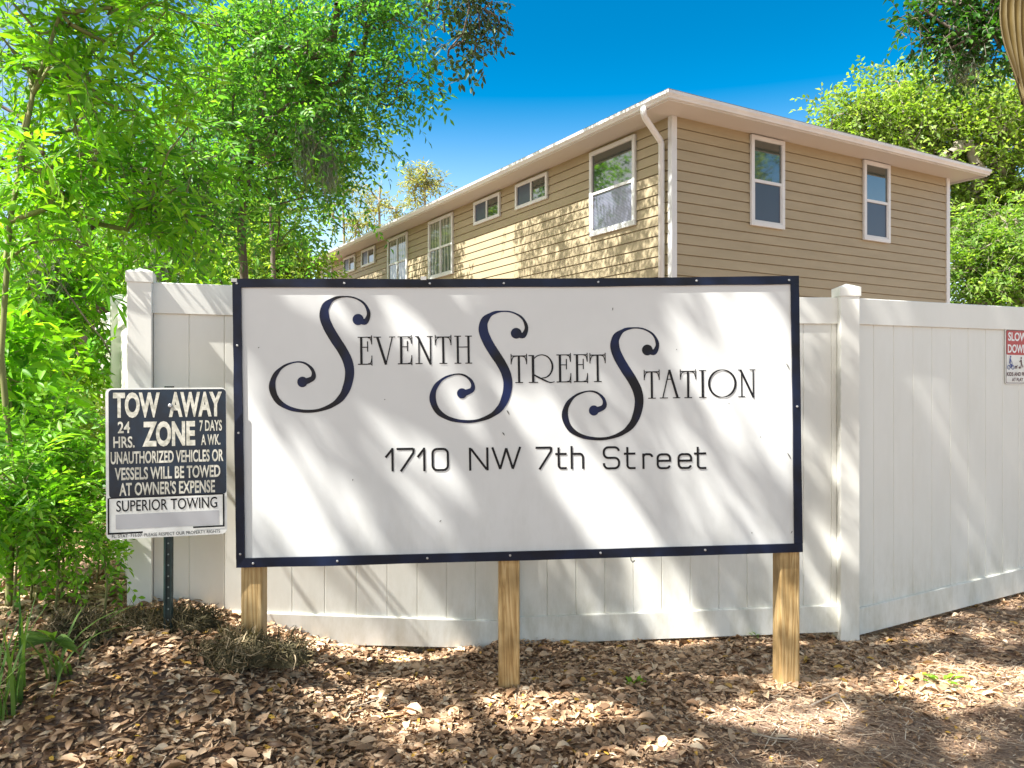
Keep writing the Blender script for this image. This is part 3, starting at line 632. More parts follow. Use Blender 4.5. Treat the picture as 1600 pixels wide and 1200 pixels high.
def leaf_arrays(P, D, N, L, W, tint, lite=False, fold=.18, droop=.12):
    n = len(P); S = unit(np.cross(D, N)); N = np.cross(S, D)
    L = np.broadcast_to(np.asarray(L, float).reshape(-1, 1), (n, 1)); W = np.broadcast_to(np.asarray(W, float).reshape(-1, 1), (n, 1))
    tip = P + D * L - N * L * droop
    l = P + D * L * .42 + S * W * .5 + N * W * fold; r = P + D * L * .42 - S * W * .5 + N * W * fold
    if lite:
        V = np.stack([P, r, tip, l], 1); F_ = np.array([0, 1, 2, 3]); sz = [4]
    else:
        l2 = P + D * L * .7 + S * W * .36 + N * (W * fold * .8 - L * droop * .4); r2 = P + D * L * .7 - S * W * .36 + N * (W * fold * .8 - L * droop * .4)
        c = P + D * L * .55 - N * L * droop * .25
        V = np.stack([P, r, r2, tip, l2, l, c], 1); F_ = np.array([0, 1, 6, 1, 2, 6, 2, 3, 6, 3, 4, 6, 4, 5, 6, 5, 0, 6]); sz = [3] * 6
    k = V.shape[1]
    return V.reshape(-1, 3), (np.arange(n)[:, None] * k + F_[None]).ravel(), np.tile(sz, n), np.repeat(tint, k)

def sprays(rng, centers, spread, n_tw, tw_len, n_lf, leaf_l, leaf_w, up=(0, 0, .15), pinnate=True, tip_droop=.25, spread_tint=None):
    "twigs round each clump centre with leaflets along them; returns leaf arrays and twig lines"
    c = np.repeat(centers, n_tw, 0); n = len(c)
    o = c + rng.normal(size=(n, 3)) * spread
    d = unit(rdir(rng, n) + np.array(up)); ln = tw_len * rng.uniform(.6, 1.3, n)
    ct = np.repeat(rng.uniform(-.22, .22, len(centers)), n_tw) if spread_tint is None else np.repeat(spread_tint, n_tw)
    t = np.tile(np.linspace(.12, 1, n_lf), n); idx = np.repeat(np.arange(n), n_lf)
    lin = o[idx] + d[idx] * (ln[idx] * t)[:, None]; lin[:, 2] -= tip_droop * ln[idx] * t ** 2
    dd = d[idx].copy(); dd[:, 2] -= 2 * tip_droop * t * .6; dd = unit(dd)
    upv = unit(np.tile([0, 0, 1.], (n, 1)) + rng.normal(size=(n, 3)) * .35)[idx]
    side = unit(np.cross(dd, upv)); sg = np.where(np.tile(np.arange(n_lf) % 2, n) == 0, 1, -1)[:, None]
    last = (np.tile(np.arange(n_lf), n) == n_lf - 1)[:, None]
    ld = np.where(last, dd, unit(dd * .55 + side * sg * .85 + rng.normal(size=lin.shape) * (.12 if pinnate else .45)))
    ld[:, 2] -= .18; ld = unit(ld)
    nrm = unit(np.cross(side, dd) * 1.0 + rng.normal(size=lin.shape) * .35); nrm[nrm[:, 2] < 0] *= -1
    m = len(lin); tint = np.clip(.45 + ct[idx] + rng.normal(size=m) * .24, 0, 1)
    L = leaf_l * rng.uniform(.5, 1.25, m); W = leaf_w * rng.uniform(.7, 1.2, m)
    tw = np.stack([o, o + d * (ln * .5)[:, None] - np.array([0, 0, 1]) * (tip_droop * ln * .25)[:, None], o + d * ln[:, None] - np.array([0, 0, 1]) * (tip_droop * ln)[:, None]], 1)
    return lin, ld, nrm, L, W, tint, tw

def skeleton(rng, trunk, targets, step, jitter, r_tip, expo=.5, up_pen=.6):
    pos = [np.array(p, float) for p in trunk]; par = [-1] + list(range(len(trunk) - 1))
    order = np.argsort(np.min(np.linalg.norm(targets[:, None] - np.array(pos)[None], axis=2), 1))
    leafc = {}
    for k in order:
        t = targets[k]; A = np.array(pos); dv = t - A; dist = np.linalg.norm(dv, axis=1) + up_pen * np.maximum(0, A[:, 2] - t[2])
        dist[:max(1, len(trunk) // 3)] += 3
        j = int(np.argmin(dist)); n = max(1, int(dist[j] / step)); p0 = pos[j]; cur = j
        for s in range(1, n + 1):
            q = p0 + (t - p0) * s / n + (rng.normal(size=3) * jitter if s < n else 0); q = q + np.array([0, 0, 1]) * .12 * math.sin(math.pi * s / n) * np.linalg.norm(t - p0)
            if s == n: q = t
            pos.append(q); par.append(cur); cur = len(pos) - 1
        leafc[cur] = leafc.get(cur, 0) + 1
    n = len(pos); cnt = np.zeros(n)
    for k, v in leafc.items(): cnt[k] += v
    for i in range(n - 1, 0, -1): cnt[par[i]] += cnt[i]
    return np.array(pos), par, r_tip * np.maximum(cnt, 1) ** expo

def seg_tubes(A, B, ra, rb, n=5):
    "many separate tapered segments as arrays"
    A = np.asarray(A); B = np.asarray(B); m = len(A); t = unit(B - A); a = unit(np.cross(t, np.array([.31, .17, .93]))); b = np.cross(t, a)
    th = np.arange(n) * 2 * math.pi / n; co = np.cos(th)[None, :, None]; si = np.sin(th)[None, :, None]
    rg = a[:, None] * co + b[:, None] * si
    V = np.concatenate([A[:, None] + rg * np.reshape(ra, (-1, 1, 1)), B[:, None] + rg * np.reshape(rb, (-1, 1, 1))], 1)
    k = np.arange(n); F_ = np.stack([k, (k + 1) % n, n + (k + 1) % n, n + k], 1).ravel()
    return V.reshape(-1, 3), (np.arange(m)[:, None] * 2 * n + F_[None]).ravel(), np.full(m * n, 4)

def cat(parts):
    V = []; L = []; S = []; T = []; b = 0
    for p in parts:
        V.append(p[0]); L.append(p[1] + b); S.append(p[2]); b += len(p[0])
        T.append(p[3] if len(p) > 3 else np.zeros(len(p[0])))
    return np.concatenate(V), np.concatenate(L), np.concatenate(S), np.concatenate(T)

def blob_points(rng, blobs, per):
    out = []
    for c, r, k in blobs:
        n = max(1, int(per * k)); out.append(c + rdir(rng, n) * (rng.uniform(0, 1, (n, 1)) ** (1 / 2.4)) * np.asarray(r))
    return np.concatenate(out)

def tree(name, label, cat_, base, trunk, targets, leafm, barkm, seed, n_tw=5, spread=.2, tw_len=.4, n_lf=7, leaf_l=.1, leaf_w=.05, lite=False, r_tip=.008, expo=.5, step=.5, jitter=.06,
         group=None, keep=None, pinnate=True, twigs=True, droop=.25, up=(0, 0, .1), trunk_r=None, crown_name='crown'):
    rng = np.random.default_rng(seed); base = np.asarray(base, float)
    root = empty(name, tuple(base), label, cat_, group)
    pos, par, rad = skeleton(rng, trunk, targets, step, jitter, r_tip, expo)
    if trunk_r is not None:
        rad = np.minimum(rad, trunk_r * .8)
        for i in range(len(trunk)): rad[i] = trunk_r * (1 - .55 * i / len(trunk))
    ch = [i for i in range(1, len(pos))]; pa = [par[i] for i in ch]
    parts = [seg_tubes(pos[pa], pos[ch], np.minimum(rad[pa], rad[ch] * 1.5), rad[ch], 7)]
    lin, ld, nrm, L, W, tint, tw = sprays(rng, targets, spread, n_tw, tw_len, n_lf, leaf_l, leaf_w, up, pinnate, droop)
    if keep is not None:
        k = keep(lin, rng); lin, ld, nrm, L, W, tint = lin[k], ld[k], nrm[k], L[k], W[k], tint[k]
    if twigs:
        r0 = min(.004, r_tip * .6)
        parts += [seg_tubes(tw[:, 0], tw[:, 1], np.full(len(tw), r0), np.full(len(tw), r0 * .7), 3), seg_tubes(tw[:, 1], tw[:, 2], np.full(len(tw), r0 * .7), np.full(len(tw), r0 * .35), 3)]
    V, Lp, S, T = cat(parts); np_mesh('trunk', V - base, Lp, S, barkm, root, smooth=True)
    V, Lp, S, T = leaf_arrays(lin, ld, nrm, L, W, tint, lite); np_mesh(crown_name, V - base, Lp, S, leafm, root, T)
    return root

def blobs_px(lst, dep=.5):
    "picture-sized masses: (px, py, depth, radius px, weight)"
    return [(at(x, y, d), np.array([r * d / F, max(r * d / F * dep, .25), r * d / F]), k) for x, y, d, r, k in lst]

rng = np.random.default_rng(1)
# -- big leafy tree behind the left fence
b = blobs_px([(300, 40, 9, 110, 1), (430, 50, 9.5, 120, 1.3), (540, 60, 9.5, 95, 1), (600, 40, 9.6, 60, .7), (628, 118, 9.6, 28, .3), (608, 140, 9.6, 28, .25), (550, 150, 9.8, 60, .7), (500, 190, 10, 95, 1),
              (420, 180, 9.3, 110, 1.2), (545, 225, 10, 30, .2), (515, 250, 10, 42, .28), (470, 300, 10.3, 55, .34), (440, 350, 10.6, 44, .2), (522, 300, 10.3, 22, .2), (310, 190, 9.5, 120, 1.1), (380, 290, 10, 95, .9), (330, 330, 10, 80, .6), (650, 45, 9.6, 20, .12), (478, 400, 11, 16, .08), (480, -90, 9.5, 150, .3), (600, -60, 9.5, 90, .4)], .7)
b += [(np.array(c_), np.array(r_), k_) for c_, r_, k_ in (((-.9, 9.9, 7.9), (1.5, 1.2, .9), 3.0), ((-2.3, 12.0, 8.1), (1.6, 1.5, .9), 3.1))]  # high crown masses added above the view to dapple the house wall
T = blob_points(rng, b, 32)
bx = at(378, 600, 10.2)
tree('leafy_tree', 'large leafy tree with a thin grey trunk rising behind the white sign board', 'tree', (bx[0], 10.2, .2),
     [(bx[0], 10.2, .2), (bx[0] - .05, 10.2, 1.4), (bx[0] + .04, 10.2, 2.6), (bx[0] + .02, 10.1, 3.4), (bx[0] + .2, 10, 4.4), (bx[0] + .5, 9.9, 5.6)], T, G_OAK, M_BARK, 11, n_tw=5, spread=.17, tw_len=.42, n_lf=9, leaf_l=.095, leaf_w=.038, r_tip=.0035, trunk_r=.07, pinnate=True, droop=.35)
# -- near saplings with long bright leaflets at the left
b = blobs_px([(40, 40, 3.7, 110, 1), (150, 70, 3.9, 110, 1), (240, 60, 4.1, 80, .7), (90, 190, 3.6, 110, 1), (190, 200, 3.8, 90, .8), (40, 320, 3.5, 100, .9), (150, 330, 3.7, 100, 1), (240, 290, 3.9, 70, .6), (255, 350, 4, 40, .3), (290, 220, 4.1, 50, .3), (30, -60, 3.6, 120, .5), (170, -60, 3.9, 120, .5)], .6)
T = blob_points(rng, b, 10)
tree('pinnate_sapling', 'bright green sapling with long narrow leaflets leaning over the left fence post', 'tree', (-2.25, 3.5, .34),
     [(-2.25, 3.5, .3), (-2.24, 3.52, .9), (-2.28, 3.5, 1.5), (-2.26, 3.53, 2.1), (-2.2, 3.6, 2.7), (-2.1, 3.65, 3.1)], T, G_BRIGHT, M_TWIG, 12, n_tw=4, spread=.07, tw_len=.3, n_lf=11, leaf_l=.105, leaf_w=.023, r_tip=.0035, trunk_r=.016, step=.2, jitter=.025, droop=.3)
b = blobs_px([(20, 470, 4.6, 80, 1), (90, 450, 4.8, 80, 1), (150, 430, 5, 60, .6), (60, 560, 4.6, 70, .8), (20, 620, 4.4, 60, .6), (110, 520, 4.8, 50, .5), (30, 380, 4.8, 80, .8), (200, 400, 5, 45, .3)], .6)
T = blob_points(rng, b, 15)
tree('pinnate_sapling', 'smaller sapling with short pinnate leaves left of the edge on fence', 'tree', (-2.95, 4.6, .34),
     [(-2.95, 4.6, .3), (-2.93, 4.62, .9), (-2.9, 4.6, 1.5), (-2.85, 4.65, 2.0)], T, G_BRIGHT, M_TWIG, 13, n_tw=5, spread=.09, tw_len=.3, n_lf=11, leaf_l=.075, leaf_w=.026, r_tip=.004, trunk_r=.03, step=.25, jitter=.03, droop=.3)
# -- mid trees with brown trunks
b = blobs_px([(60, 250, 8, 150, 1), (200, 300, 8.4, 120, 1), (120, 430, 8, 90, .8), (250, 390, 8.6, 70, .6), (30, 100, 8, 150, .4), (200, 120, 8.5, 140, .4)], .6)
T = blob_points(rng, b, 30)
bx = at(128, 600, 8)
tree('brown_trunk_tree', 'tree with a straight mossy brown trunk beside the far fence posts', 'tree', (bx[0], 8, .3),
     [(bx[0], 8, .2), (bx[0], 8, 1.2), (bx[0] + .05, 8, 2.2), (bx[0] + .02, 8, 3.2), (bx[0], 8.1, 4.4)], T, G_BRIGHT, M_BARK, 14, n_tw=5, spread=.2, tw_len=.45, n_lf=8, leaf_l=.12, leaf_w=.04, r_tip=.008, trunk_r=.11)
bx = at(238, 600, 7.2)
b = blobs_px([(240, 300, 7.4, 70, 1), (190, 250, 7.4, 60, .8), (300, 260, 7.6, 70, .8), (330, 350, 7.6, 36, .3)], .7)
T = blob_points(rng, b, 24)
tree('mossy_tree', 'slim tree hung with grey moss just behind the left fence post', 'tree', (bx[0], 7.2, .3),
     [(bx[0], 7.2, .2), (bx[0] + .02, 7.2, 1.4), (bx[0] - .03, 7.2, 2.4), (bx[0], 7.2, 3.0)], T, G_OAK, M_BARK, 15, n_tw=5, spread=.16, tw_len=.4, n_lf=8, leaf_l=.12, leaf_w=.035, r_tip=.007, trunk_r=.07)
# -- sunlit trees further off to the left
BG = [((432, 400, 17, 55), 'pale yellow green tree low behind the sign board left top corner', 1), ((400, 370, 19, 75), 'yellow green tree between the thin grey trunk and the mossy tree', 2), ((330, 330, 21, 95), 'tall yellow green tree far behind the left fence corner', 3),
      ((200, 380, 18, 100), 'sunlit tree far behind the tow away sign', 4), ((60, 420, 16, 120), 'sunlit tree far back at the left edge above the ferns', 5), ((90, 540, 12, 90), 'thicket tree filling the gap left of the edge on fence', 6), ((420, 60, 15.8, 110), 'high crowned tree added behind the big leafy tree to shade the house wall', 8), ((430, 130, 19, 130), 'tall tree added behind the big leafy crown to shade the far house wall', 7)]  # last two trees added for the shade they cast on the house
for (px, py, d, r), lab, sd in BG:
    c = at(px, py, d); rr = r * d / F
    b = [(c, np.array([rr, rr * .8, rr]), 1), (c + [rr * .5, 0, -rr * .6], np.array([rr * .8, rr * .7, rr * .7]), .7), (c + [-rr * .5, 0, -rr * .7], np.array([rr * .8, rr * .7, rr * .7]), .7), (c + [0, 0, -rr * 1.3], np.array([rr, rr * .7, rr * .7]), .6)]
    T = blob_points(np.random.default_rng(100 + sd), b, 60)
    tree('sunlit_tree', lab, 'tree', (c[0], c[1], .2), [(c[0], c[1], 0), (c[0] + .1, c[1], c[2] * .4), (c[0], c[1], c[2] * .75), (c[0], c[1], c[2])], T, G_YELLOW if sd % 2 else G_FERN, M_BARK, 200 + sd, n_tw=5, spread=.3, tw_len=.6, n_lf=7, leaf_l=.16, leaf_w=.07, lite=True, r_tip=.010, trunk_r=.06, twigs=False, group='sunlit trees beyond the left fence')
# -- right hand big tree and lower one
b = blobs_px([(1480, 190, 19, 90, 1.2), (1550, 190, 19, 85, 1.1), (1400, 210, 19, 60, .8), (1345, 200, 19, 40, .4), (1340, 170, 19, 25, .2), (1420, 150, 19.5, 45, .5), (1310, 190, 19, 25, .2), (1540, 280, 19.5, 90, 1.1), (1640, 200, 19, 120, 1.2), (1560, 360, 19.5, 70, .8), (1510, 330, 19.5, 45, .5), (1640, 330, 19, 90, .8)], .8)
T = blob_points(rng, b, 84)
right_tree = tree('spreading_tree', 'broad pale yellow green tree rising behind the right end of the house', 'tree', (14.2, 19.3, 0),
     [(14.2, 19.3, 0), (14.0, 19.3, 2), (13.6, 19.2, 3.6), (13.0, 19.2, 4.8), (12.4, 19.2, 6)], T, G_YELLOW, M_BARKPALE, 31, n_tw=6, spread=.28, tw_len=.6, n_lf=8, leaf_l=.135, leaf_w=.075, lite=True, r_tip=.012, trunk_r=.25, pinnate=False, twigs=True)
b = blobs_px([(1530, 400, 16.5, 45, 1), (1590, 430, 16.5, 55, 1), (1510, 450, 16.5, 40, .7), (1560, 470, 16.5, 60, .8), (1640, 400, 16.5, 70, 1), (1515, 350, 16.8, 28, .3), (1590, 350, 16.8, 40, .4)], .8)
T = blob_points(rng, b, 60)
bx = at(1512, 600, 16.6)
tree('understory_tree', 'small fresh green tree with thin stem beside the right house corner', 'tree', (bx[0], 16.6, 0),
     [(bx[0], 16.6, 0), (bx[0] + .1, 16.6, 1.5), (bx[0] + .05, 16.6, 3), (bx[0] - .05, 16.6, 4)], T, G_FRESH, M_BARKPALE, 32, n_tw=5, spread=.22, tw_len=.5, n_lf=8, leaf_l=.14, leaf_w=.06, lite=True, r_tip=.010, trunk_r=.06)
c2 = right_tree.copy(); C.objects.link(c2); c2.location = (19.5, 8.2, 0); c2.scale = (1.2, 1.2, 1.25); c2.rotation_euler = (0, 0, 2.2); c2['label'] = 'tree out to the right whose leaves mirror in the end wall windows'
for ch_ in right_tree.children:
    q = ch_.copy(); C.objects.link(q); q.parent = c2
# -- pines over the roof
def pine(px, top, d, blobs, lab, seed):
    x = at(px, 600, d)[0]; zt = at(px, top, d)[2]
    T = blob_points(np.random.default_rng(seed), blobs_px(blobs, 1), 16)
    tree('pine_tree', lab, 'tree', (x, d, 0), [(x, d, 0), (x + .1, d, zt * .35), (x, d, zt * .7), (x - .05, d, zt * .92), (x, d, zt)], T, G_PINE, M_BARKPALE, seed, n_tw=4, spread=.22, tw_len=.4, n_lf=7, leaf_l=.30, leaf_w=.06, lite=True, r_tip=.02, trunk_r=.085, step=.6, jitter=.1, pinnate=False, twigs=False, group='pines beyond the roof')
pine(665, 262, 38, [(662, 272, 38, 17, 1), (638, 278, 38, 8, .4), (685, 282, 38, 9, .4), (645, 308, 38, 10, .5), (670, 290, 38, 10, .4), (650, 290, 38, 8, .3)], 'lone pine with a tufted top standing clear above the roof', 41)
pine(594, 290, 40, [(575, 328, 40, 16, .5), (615, 330, 40, 14, .45), (600, 315, 40, 8, .2), (570, 292, 40, 10, .3), (625, 328, 40, 10, .3), (585, 300, 40, 6, .15)], 'sparse pine with bare arms over the far roof end', 42)
pine(538, 290, 36, [(545, 290, 36, 14, .5), (560, 345, 36, 14, .4), (552, 355, 36, 16, .5), (585, 350, 36, 12, .3), (520, 330, 36, 12, .3)], 'pale trunked pine half hidden by the leafy tree', 43)
# -- dark oak branch top right
b = blobs_px([(1500, 30, 6, 48, 1), (1455, 20, 6, 26, .35), (1545, 20, 6, 40, .7), (1470, 75, 6, 28, .4), (1530, 75, 6, 35, .5), (1580, 40, 6, 30, .4), (1600, 90, 6.2, 24, .25), (1560, -60, 6, 70, .6), (1680, 20, 6, 80, .8), (1700, -90, 6, 110, .8), (1520, 95, 6, 14, .15)], .8)
T = blob_points(rng, b, 26)
tree('oak_tree', 'dark leaved oak reaching a branch into the top right corner', 'tree', (6.6, 5.2, 0),
     [(6.6, 5.2, -.1), (6.5, 5.2, 1.5), (6.3, 5.3, 3), (5.9, 5.5, 4.2), (5.2, 5.8, 4.7), (4.6, 6, 4.75)], T, G_DARK, M_BARK, 51, n_tw=4, spread=.09, tw_len=.2, n_lf=8, leaf_l=.062, leaf_w=.03, r_tip=.006, trunk_r=.2, step=.3, jitter=.04, pinnate=False)

# -- tall live oak whose canopy shades the sign: its trunk stands out of view to the left
SG_O = np.array([-1.163, 3.314, .594]); SG_U = np.array([2.445, .154, 0]) / 2.45; SG_N = np.array([SG_U[1], -SG_U[0], 0])
def inpoly(x, y, poly):
    c = np.zeros(len(x), bool); n = len(poly)
    for i in range(n):
        x0, y0 = poly[i]; x1, y1 = poly[(i + 1) % n]
        if y0 == y1: continue
        k = ((y0 > y) != (y1 > y)) & (x < (x1 - x0) * (y - y0) / (y1 - y0) + x0); c ^= k
    return c
# sunlit patches on the sign (metres from its lower left corner) and on the ground (x, y), with how open the crown is there
SIGN_SUN = [([(1.03, .92), (1.20, .90), (1.86, .02), (1.52, .02), (1.28, .50), (1.08, .76)], 1.0), ([(1.86, 1.2), (2.25, 1.2), (2.45, .88), (2.45, .12), (2.36, .2), (2.1, .76), (1.92, 1.02)], .8),
            ([(.16, 1.2), (.46, 1.2), (.76, .72), (1.12, .12), (.92, .1), (.62, .62)], .5), ([(.6, 1.2), (.78, 1.2), (1.16, .75), (.94, .88)], .6), ([(.03, .5), (.09, .53), (.33, .03), (.18, .03)], .85), ([(.14, .56), (.2, .56), (.5, .03), (.4, .03)], .7)]
GROUND_SUN = [([(-.62, 3.35), (-.33, 3.2), (.05, 3.32), (.5, 3.2), (1.2, 3.25), (1.35, 3.12), (.95, 2.95), (.3, 2.85), (-.1, 3.02), (-.6, 3.0), (-.85, 3.15)], .97), ([(1.65, 3.45), (2.0, 3.75), (2.6, 3.75), (2.6, 3.3), (1.75, 3.28)], .98), ([(1.95, 4.2), (2.6, 4.05), (2.7, 4.25), (2.1, 4.35)], .7), ([(2.9, 4.6), (3.4, 4.5), (3.6, 4.9), (3.1, 5)], .8), ([(-1.35, 3.35), (-1.0, 3.4), (-1.05, 3.2), (-1.4, 3.1)], .7), ([(-.3, 2.72), (.2, 2.76), (.15, 2.6), (-.3, 2.55)], .7), ([(.2, 2.6), (1.2, 2.7), (1.1, 2.45), (.3, 2.4)], .3)]
FENCE_SUN = [([(-1.5, 1.7), (-1.42, 1.7), (-1.25, 1.2), (-1.48, 1.2)], .8), ([(-1.15, .6), (-.75, .6), (-.45, .05), (-.8, .15)], .75), ([(.5, .6), (.75, .6), (1.0, .02), (.72, .02)], .9), ([(1.6, 1.75), (1.7, 1.75), (1.8, .5), (1.7, .5)], .6)]
def band(u0, v0, u1, v1, w, k=1.0):
    d = np.array([u1 - u0, v1 - v0]); q = np.array([-d[1], d[0]]) / np.linalg.norm(d) * w / 2
    return ([(u0 + q[0], v0 + q[1]), (u0 - q[0], v0 - q[1]), (u1 - q[0], v1 - q[1]), (u1 + q[0], v1 + q[1])], k)
SIGN_SUN = [([(1.03, .92), (1.20, .90), (1.86, .02), (1.52, .02), (1.28, .50), (1.08, .76)], 1), ([(2.02, 1.2), (2.25, 1.2), (2.45, .88), (2.45, .30), (2.36, .32), (2.15, .76)], .97),
            band(.18, 1.2, .46, .80, .10), band(.36, 1.2, .92, .32, .09), band(.62, 1.2, 1.0, .62, .08), band(.56, .62, .98, .02, .10, .9), band(.03, .55, .28, .04, .09), band(.14, .56, .42, .04, .06), band(.26, .6, .58, .04, .05), band(1.78, 1.2, 2.1, .62, .06), band(1.9, .5, 2.3, .04, .08, .7)]
def canopy_keep(P, rnd):
    n = len(P); op = np.full(n, .02)                      # cuts away crown leaves that would shade the chosen sun patches
    t = ((P - SG_O) @ SG_N) / (SUN @ SG_N); Hs = P - t[:, None] * SUN; rel = Hs - SG_O; u = rel @ SG_U; v = rel[:, 2]
    on = (u > 0) & (u < 2.45) & (v > 0) & (v < 1.22) & (t > 0)
    for poly, k in SIGN_SUN: op = np.where(on & inpoly(u, v, poly), k, op)
    tf = (P[:, 1] - 4.1) / SUN[1]; Hf = P - tf[:, None] * SUN; fz = (~on) & (Hf[:, 2] > 0) & (Hf[:, 2] < 1.83) & (Hf[:, 0] > -1.8) & (Hf[:, 0] < 1.8)
    for poly, k in FENCE_SUN: op = np.where(fz & inpoly(Hf[:, 0], Hf[:, 2], poly), k, op)
    tg = (P[:, 2] - .05) / SUN[2]; Hg = P - tg[:, None] * SUN; g = (~on) & (~fz)
    for poly, k in GROUND_SUN: op = np.where(g & inpoly(Hg[:, 0], Hg[:, 1], poly), k, op)
    ts = (P[:, 2] - 2.0) / SUN[2]; Hl = P - ts[:, None] * SUN                        # the saplings at the left stand mostly in the sun
    op = np.where((Hl[:, 0] < -1.55) & (Hl[:, 1] > 2.9), 1.0, op)
    return rnd > op
rc = np.random.default_rng(77); k = 430
T = np.stack([rc.uniform(-9.2, 1.0, k), rc.uniform(-2.2, 3.7, k), rc.uniform(6.3, 7.7, k)], 1)
def live_oak():
    rng = np.random.default_rng(61); base = np.array([-6.0, -3.5, 0.])
    root = empty('live_oak', tuple(base), 'tall live oak overhead, only dark hanging twigs showing at the top centre', 'tree')
    hang = blob_points(rc, blobs_px([(742, 12, 5.2, 20, 1), (738, 40, 5.2, 18, .8), (762, 25, 5.2, 16, .6), (782, 45, 5.2, 7, .3), (689, 15, 5.2, 6, .3), (691, 35, 5.2, 4, .2), (700, 84, 5.2, 7, .3), (735, 68, 5.2, 12, .4), (750, -40, 5.1, 30, .8), (690, -30, 5.1, 20, .4), (720, -90, 5, 40, .8)], .6), 11)
    tg = np.concatenate([T, [[-.9, 3.6, 6.0], [-.5, 4.5, 5.0]], hang])
    pos, par, rad = skeleton(rng, [(-6, -3.5, -.1), (-5.9, -3.3, 1.6), (-5.6, -2.8, 3.2), (-5.2, -2, 4.8), (-4.8, -1, 6), (-4.4, 0, 6.8)], tg, .5, .05, .006, .5, .3)
    rad[:6] = np.maximum(rad[:6], [.34, .3, .27, .22, .17, .12]); nh = pos[:, 0] > -1.3; rad[nh & (pos[:, 1] > 3.2)] = np.minimum(rad[nh & (pos[:, 1] > 3.2)], .006); ch = list(range(1, len(pos))); pa = [par[i] for i in ch]
    a = sprays(rng, T, .33, 17, .42, 10, .105, .056, (0, 0, .1), False); c = sprays(rng, hang, .05, 3, .16, 6, .055, .026, (0, 0, -.2), False)
    rr_ = rng.uniform(size=len(a[0])); k = np.all([canopy_keep(a[0] + a[1] * a[3][:, None] * q, rr_) for q in (0, .5, 1)], 0); a = [q[k] for q in a[:6]] + [a[6]]
    tw = c[6]
    V, Lp, S, _ = cat([seg_tubes(pos[pa], pos[ch], np.minimum(rad[pa], rad[ch] * 1.5), rad[ch], 7), seg_tubes(tw[:, 0], tw[:, 1], np.full(len(tw), .002), np.full(len(tw), .0015), 3), seg_tubes(tw[:, 1], tw[:, 2], np.full(len(tw), .0015), np.full(len(tw), .001), 3)])
    np_mesh('trunk', V - base, Lp, S, M_BARK, root, smooth=True)
    V, Lp, S, Tn = cat([leaf_arrays(*a[:6], lite=True), leaf_arrays(*c[:6])]); np_mesh('crown', V - base, Lp, S, G_CANOPY, root, Tn)
live_oak()

# ------------------------------------------------------------------ shrubs and undergrowth at the left
def shrub(name, label, px, py, d, r, seed, leafm=G_FERN, n=26, n_tw=4, tw_len=.28, n_lf=13, leaf_l=.06, leaf_w=.02, hs=.75, droop=.3, group='undergrowth shrubs at the left', cat_='shrub'):
    c = at(px, py, d); rr = r * d / F; g = float(ground_h(c[0], c[1])); rg = np.random.default_rng(seed)
    T = c + rdir(rg, n) * rg.uniform(.2, 1, (n, 1)) ** .5 * np.array([rr, rr * .8, rr * hs]); T[:, 2] = np.maximum(T[:, 2], g + .06)
    tree(name, label, cat_, (c[0], c[1], g), [(c[0], c[1], g - .05), (c[0] + .02, c[1], g + (c[2] - g) * .5), (c[0], c[1], max(c[2], g + .1))], T, leafm, M_TWIG, seed, n_tw=n_tw, spread=.03, tw_len=tw_len, n_lf=n_lf, leaf_l=leaf_l, leaf_w=leaf_w, r_tip=.002, trunk_r=.006, step=.15, jitter=.015, droop=droop, up=(0, 0, .25), group=group, crown_name='foliage')
shrub('fern_shrub', 'ferny compound leaved shrub at the left edge above the grass blades', 20, 760, 3.4, 80, 301)
shrub('fern_shrub', 'ferny shrub spreading level sprays left of the tow away sign', 95, 705, 3.7, 75, 302, n=30)
shrub('fern_shrub', 'low ferny shrub drooping over the dark hollow below the tow sign left edge', 85, 810, 3.45, 60, 303, leaf_l=.05)
shrub('fern_shrub', 'small light green fern tucked under the lower left corner of the tow sign', 160, 850, 3.3, 32, 304, n=10, tw_len=.16, leaf_l=.035, leaf_w=.014)
shrub('broadleaf_shrub', 'broad leaved shrub at the far left edge half way up', 15, 560, 3.9, 70, 305, G_BRIGHT, 20, 4, .2, 6, .10, .04)
shrub('broadleaf_shrub', 'dark green bushy shrub at the left edge below the broad leaves', 30, 660, 4.1, 80, 306, G_OAK, 26, 4, .24, 8, .09, .04)
shrub('twiggy_shrub', 'twiggy yellow green shrub against the edge on fence', 135, 690, 5.0, 55, 307, G_YELLOW, 26, 5, .25, 8, .06, .03)
shrub('twiggy_shrub', 'yellow green shrub in the sun left of the brown trunk', 95, 600, 5.6, 60, 308, G_YELLOW, 28, 5, .25, 8, .07, .035)
shrub('twiggy_shrub', 'sparse shrub behind the ferns at mid left', 50, 640, 6.0, 80, 309, G_FERN, 34, 5, .3, 8, .08, .035)
shrub('ivy_vine', 'ivy strand climbing the far edge on fence', 154, 570, 5.6, 14, 310, G_OAK, 10, 3, .08, 4, .055, .05, hs=3.2, group=None, cat_='vine')

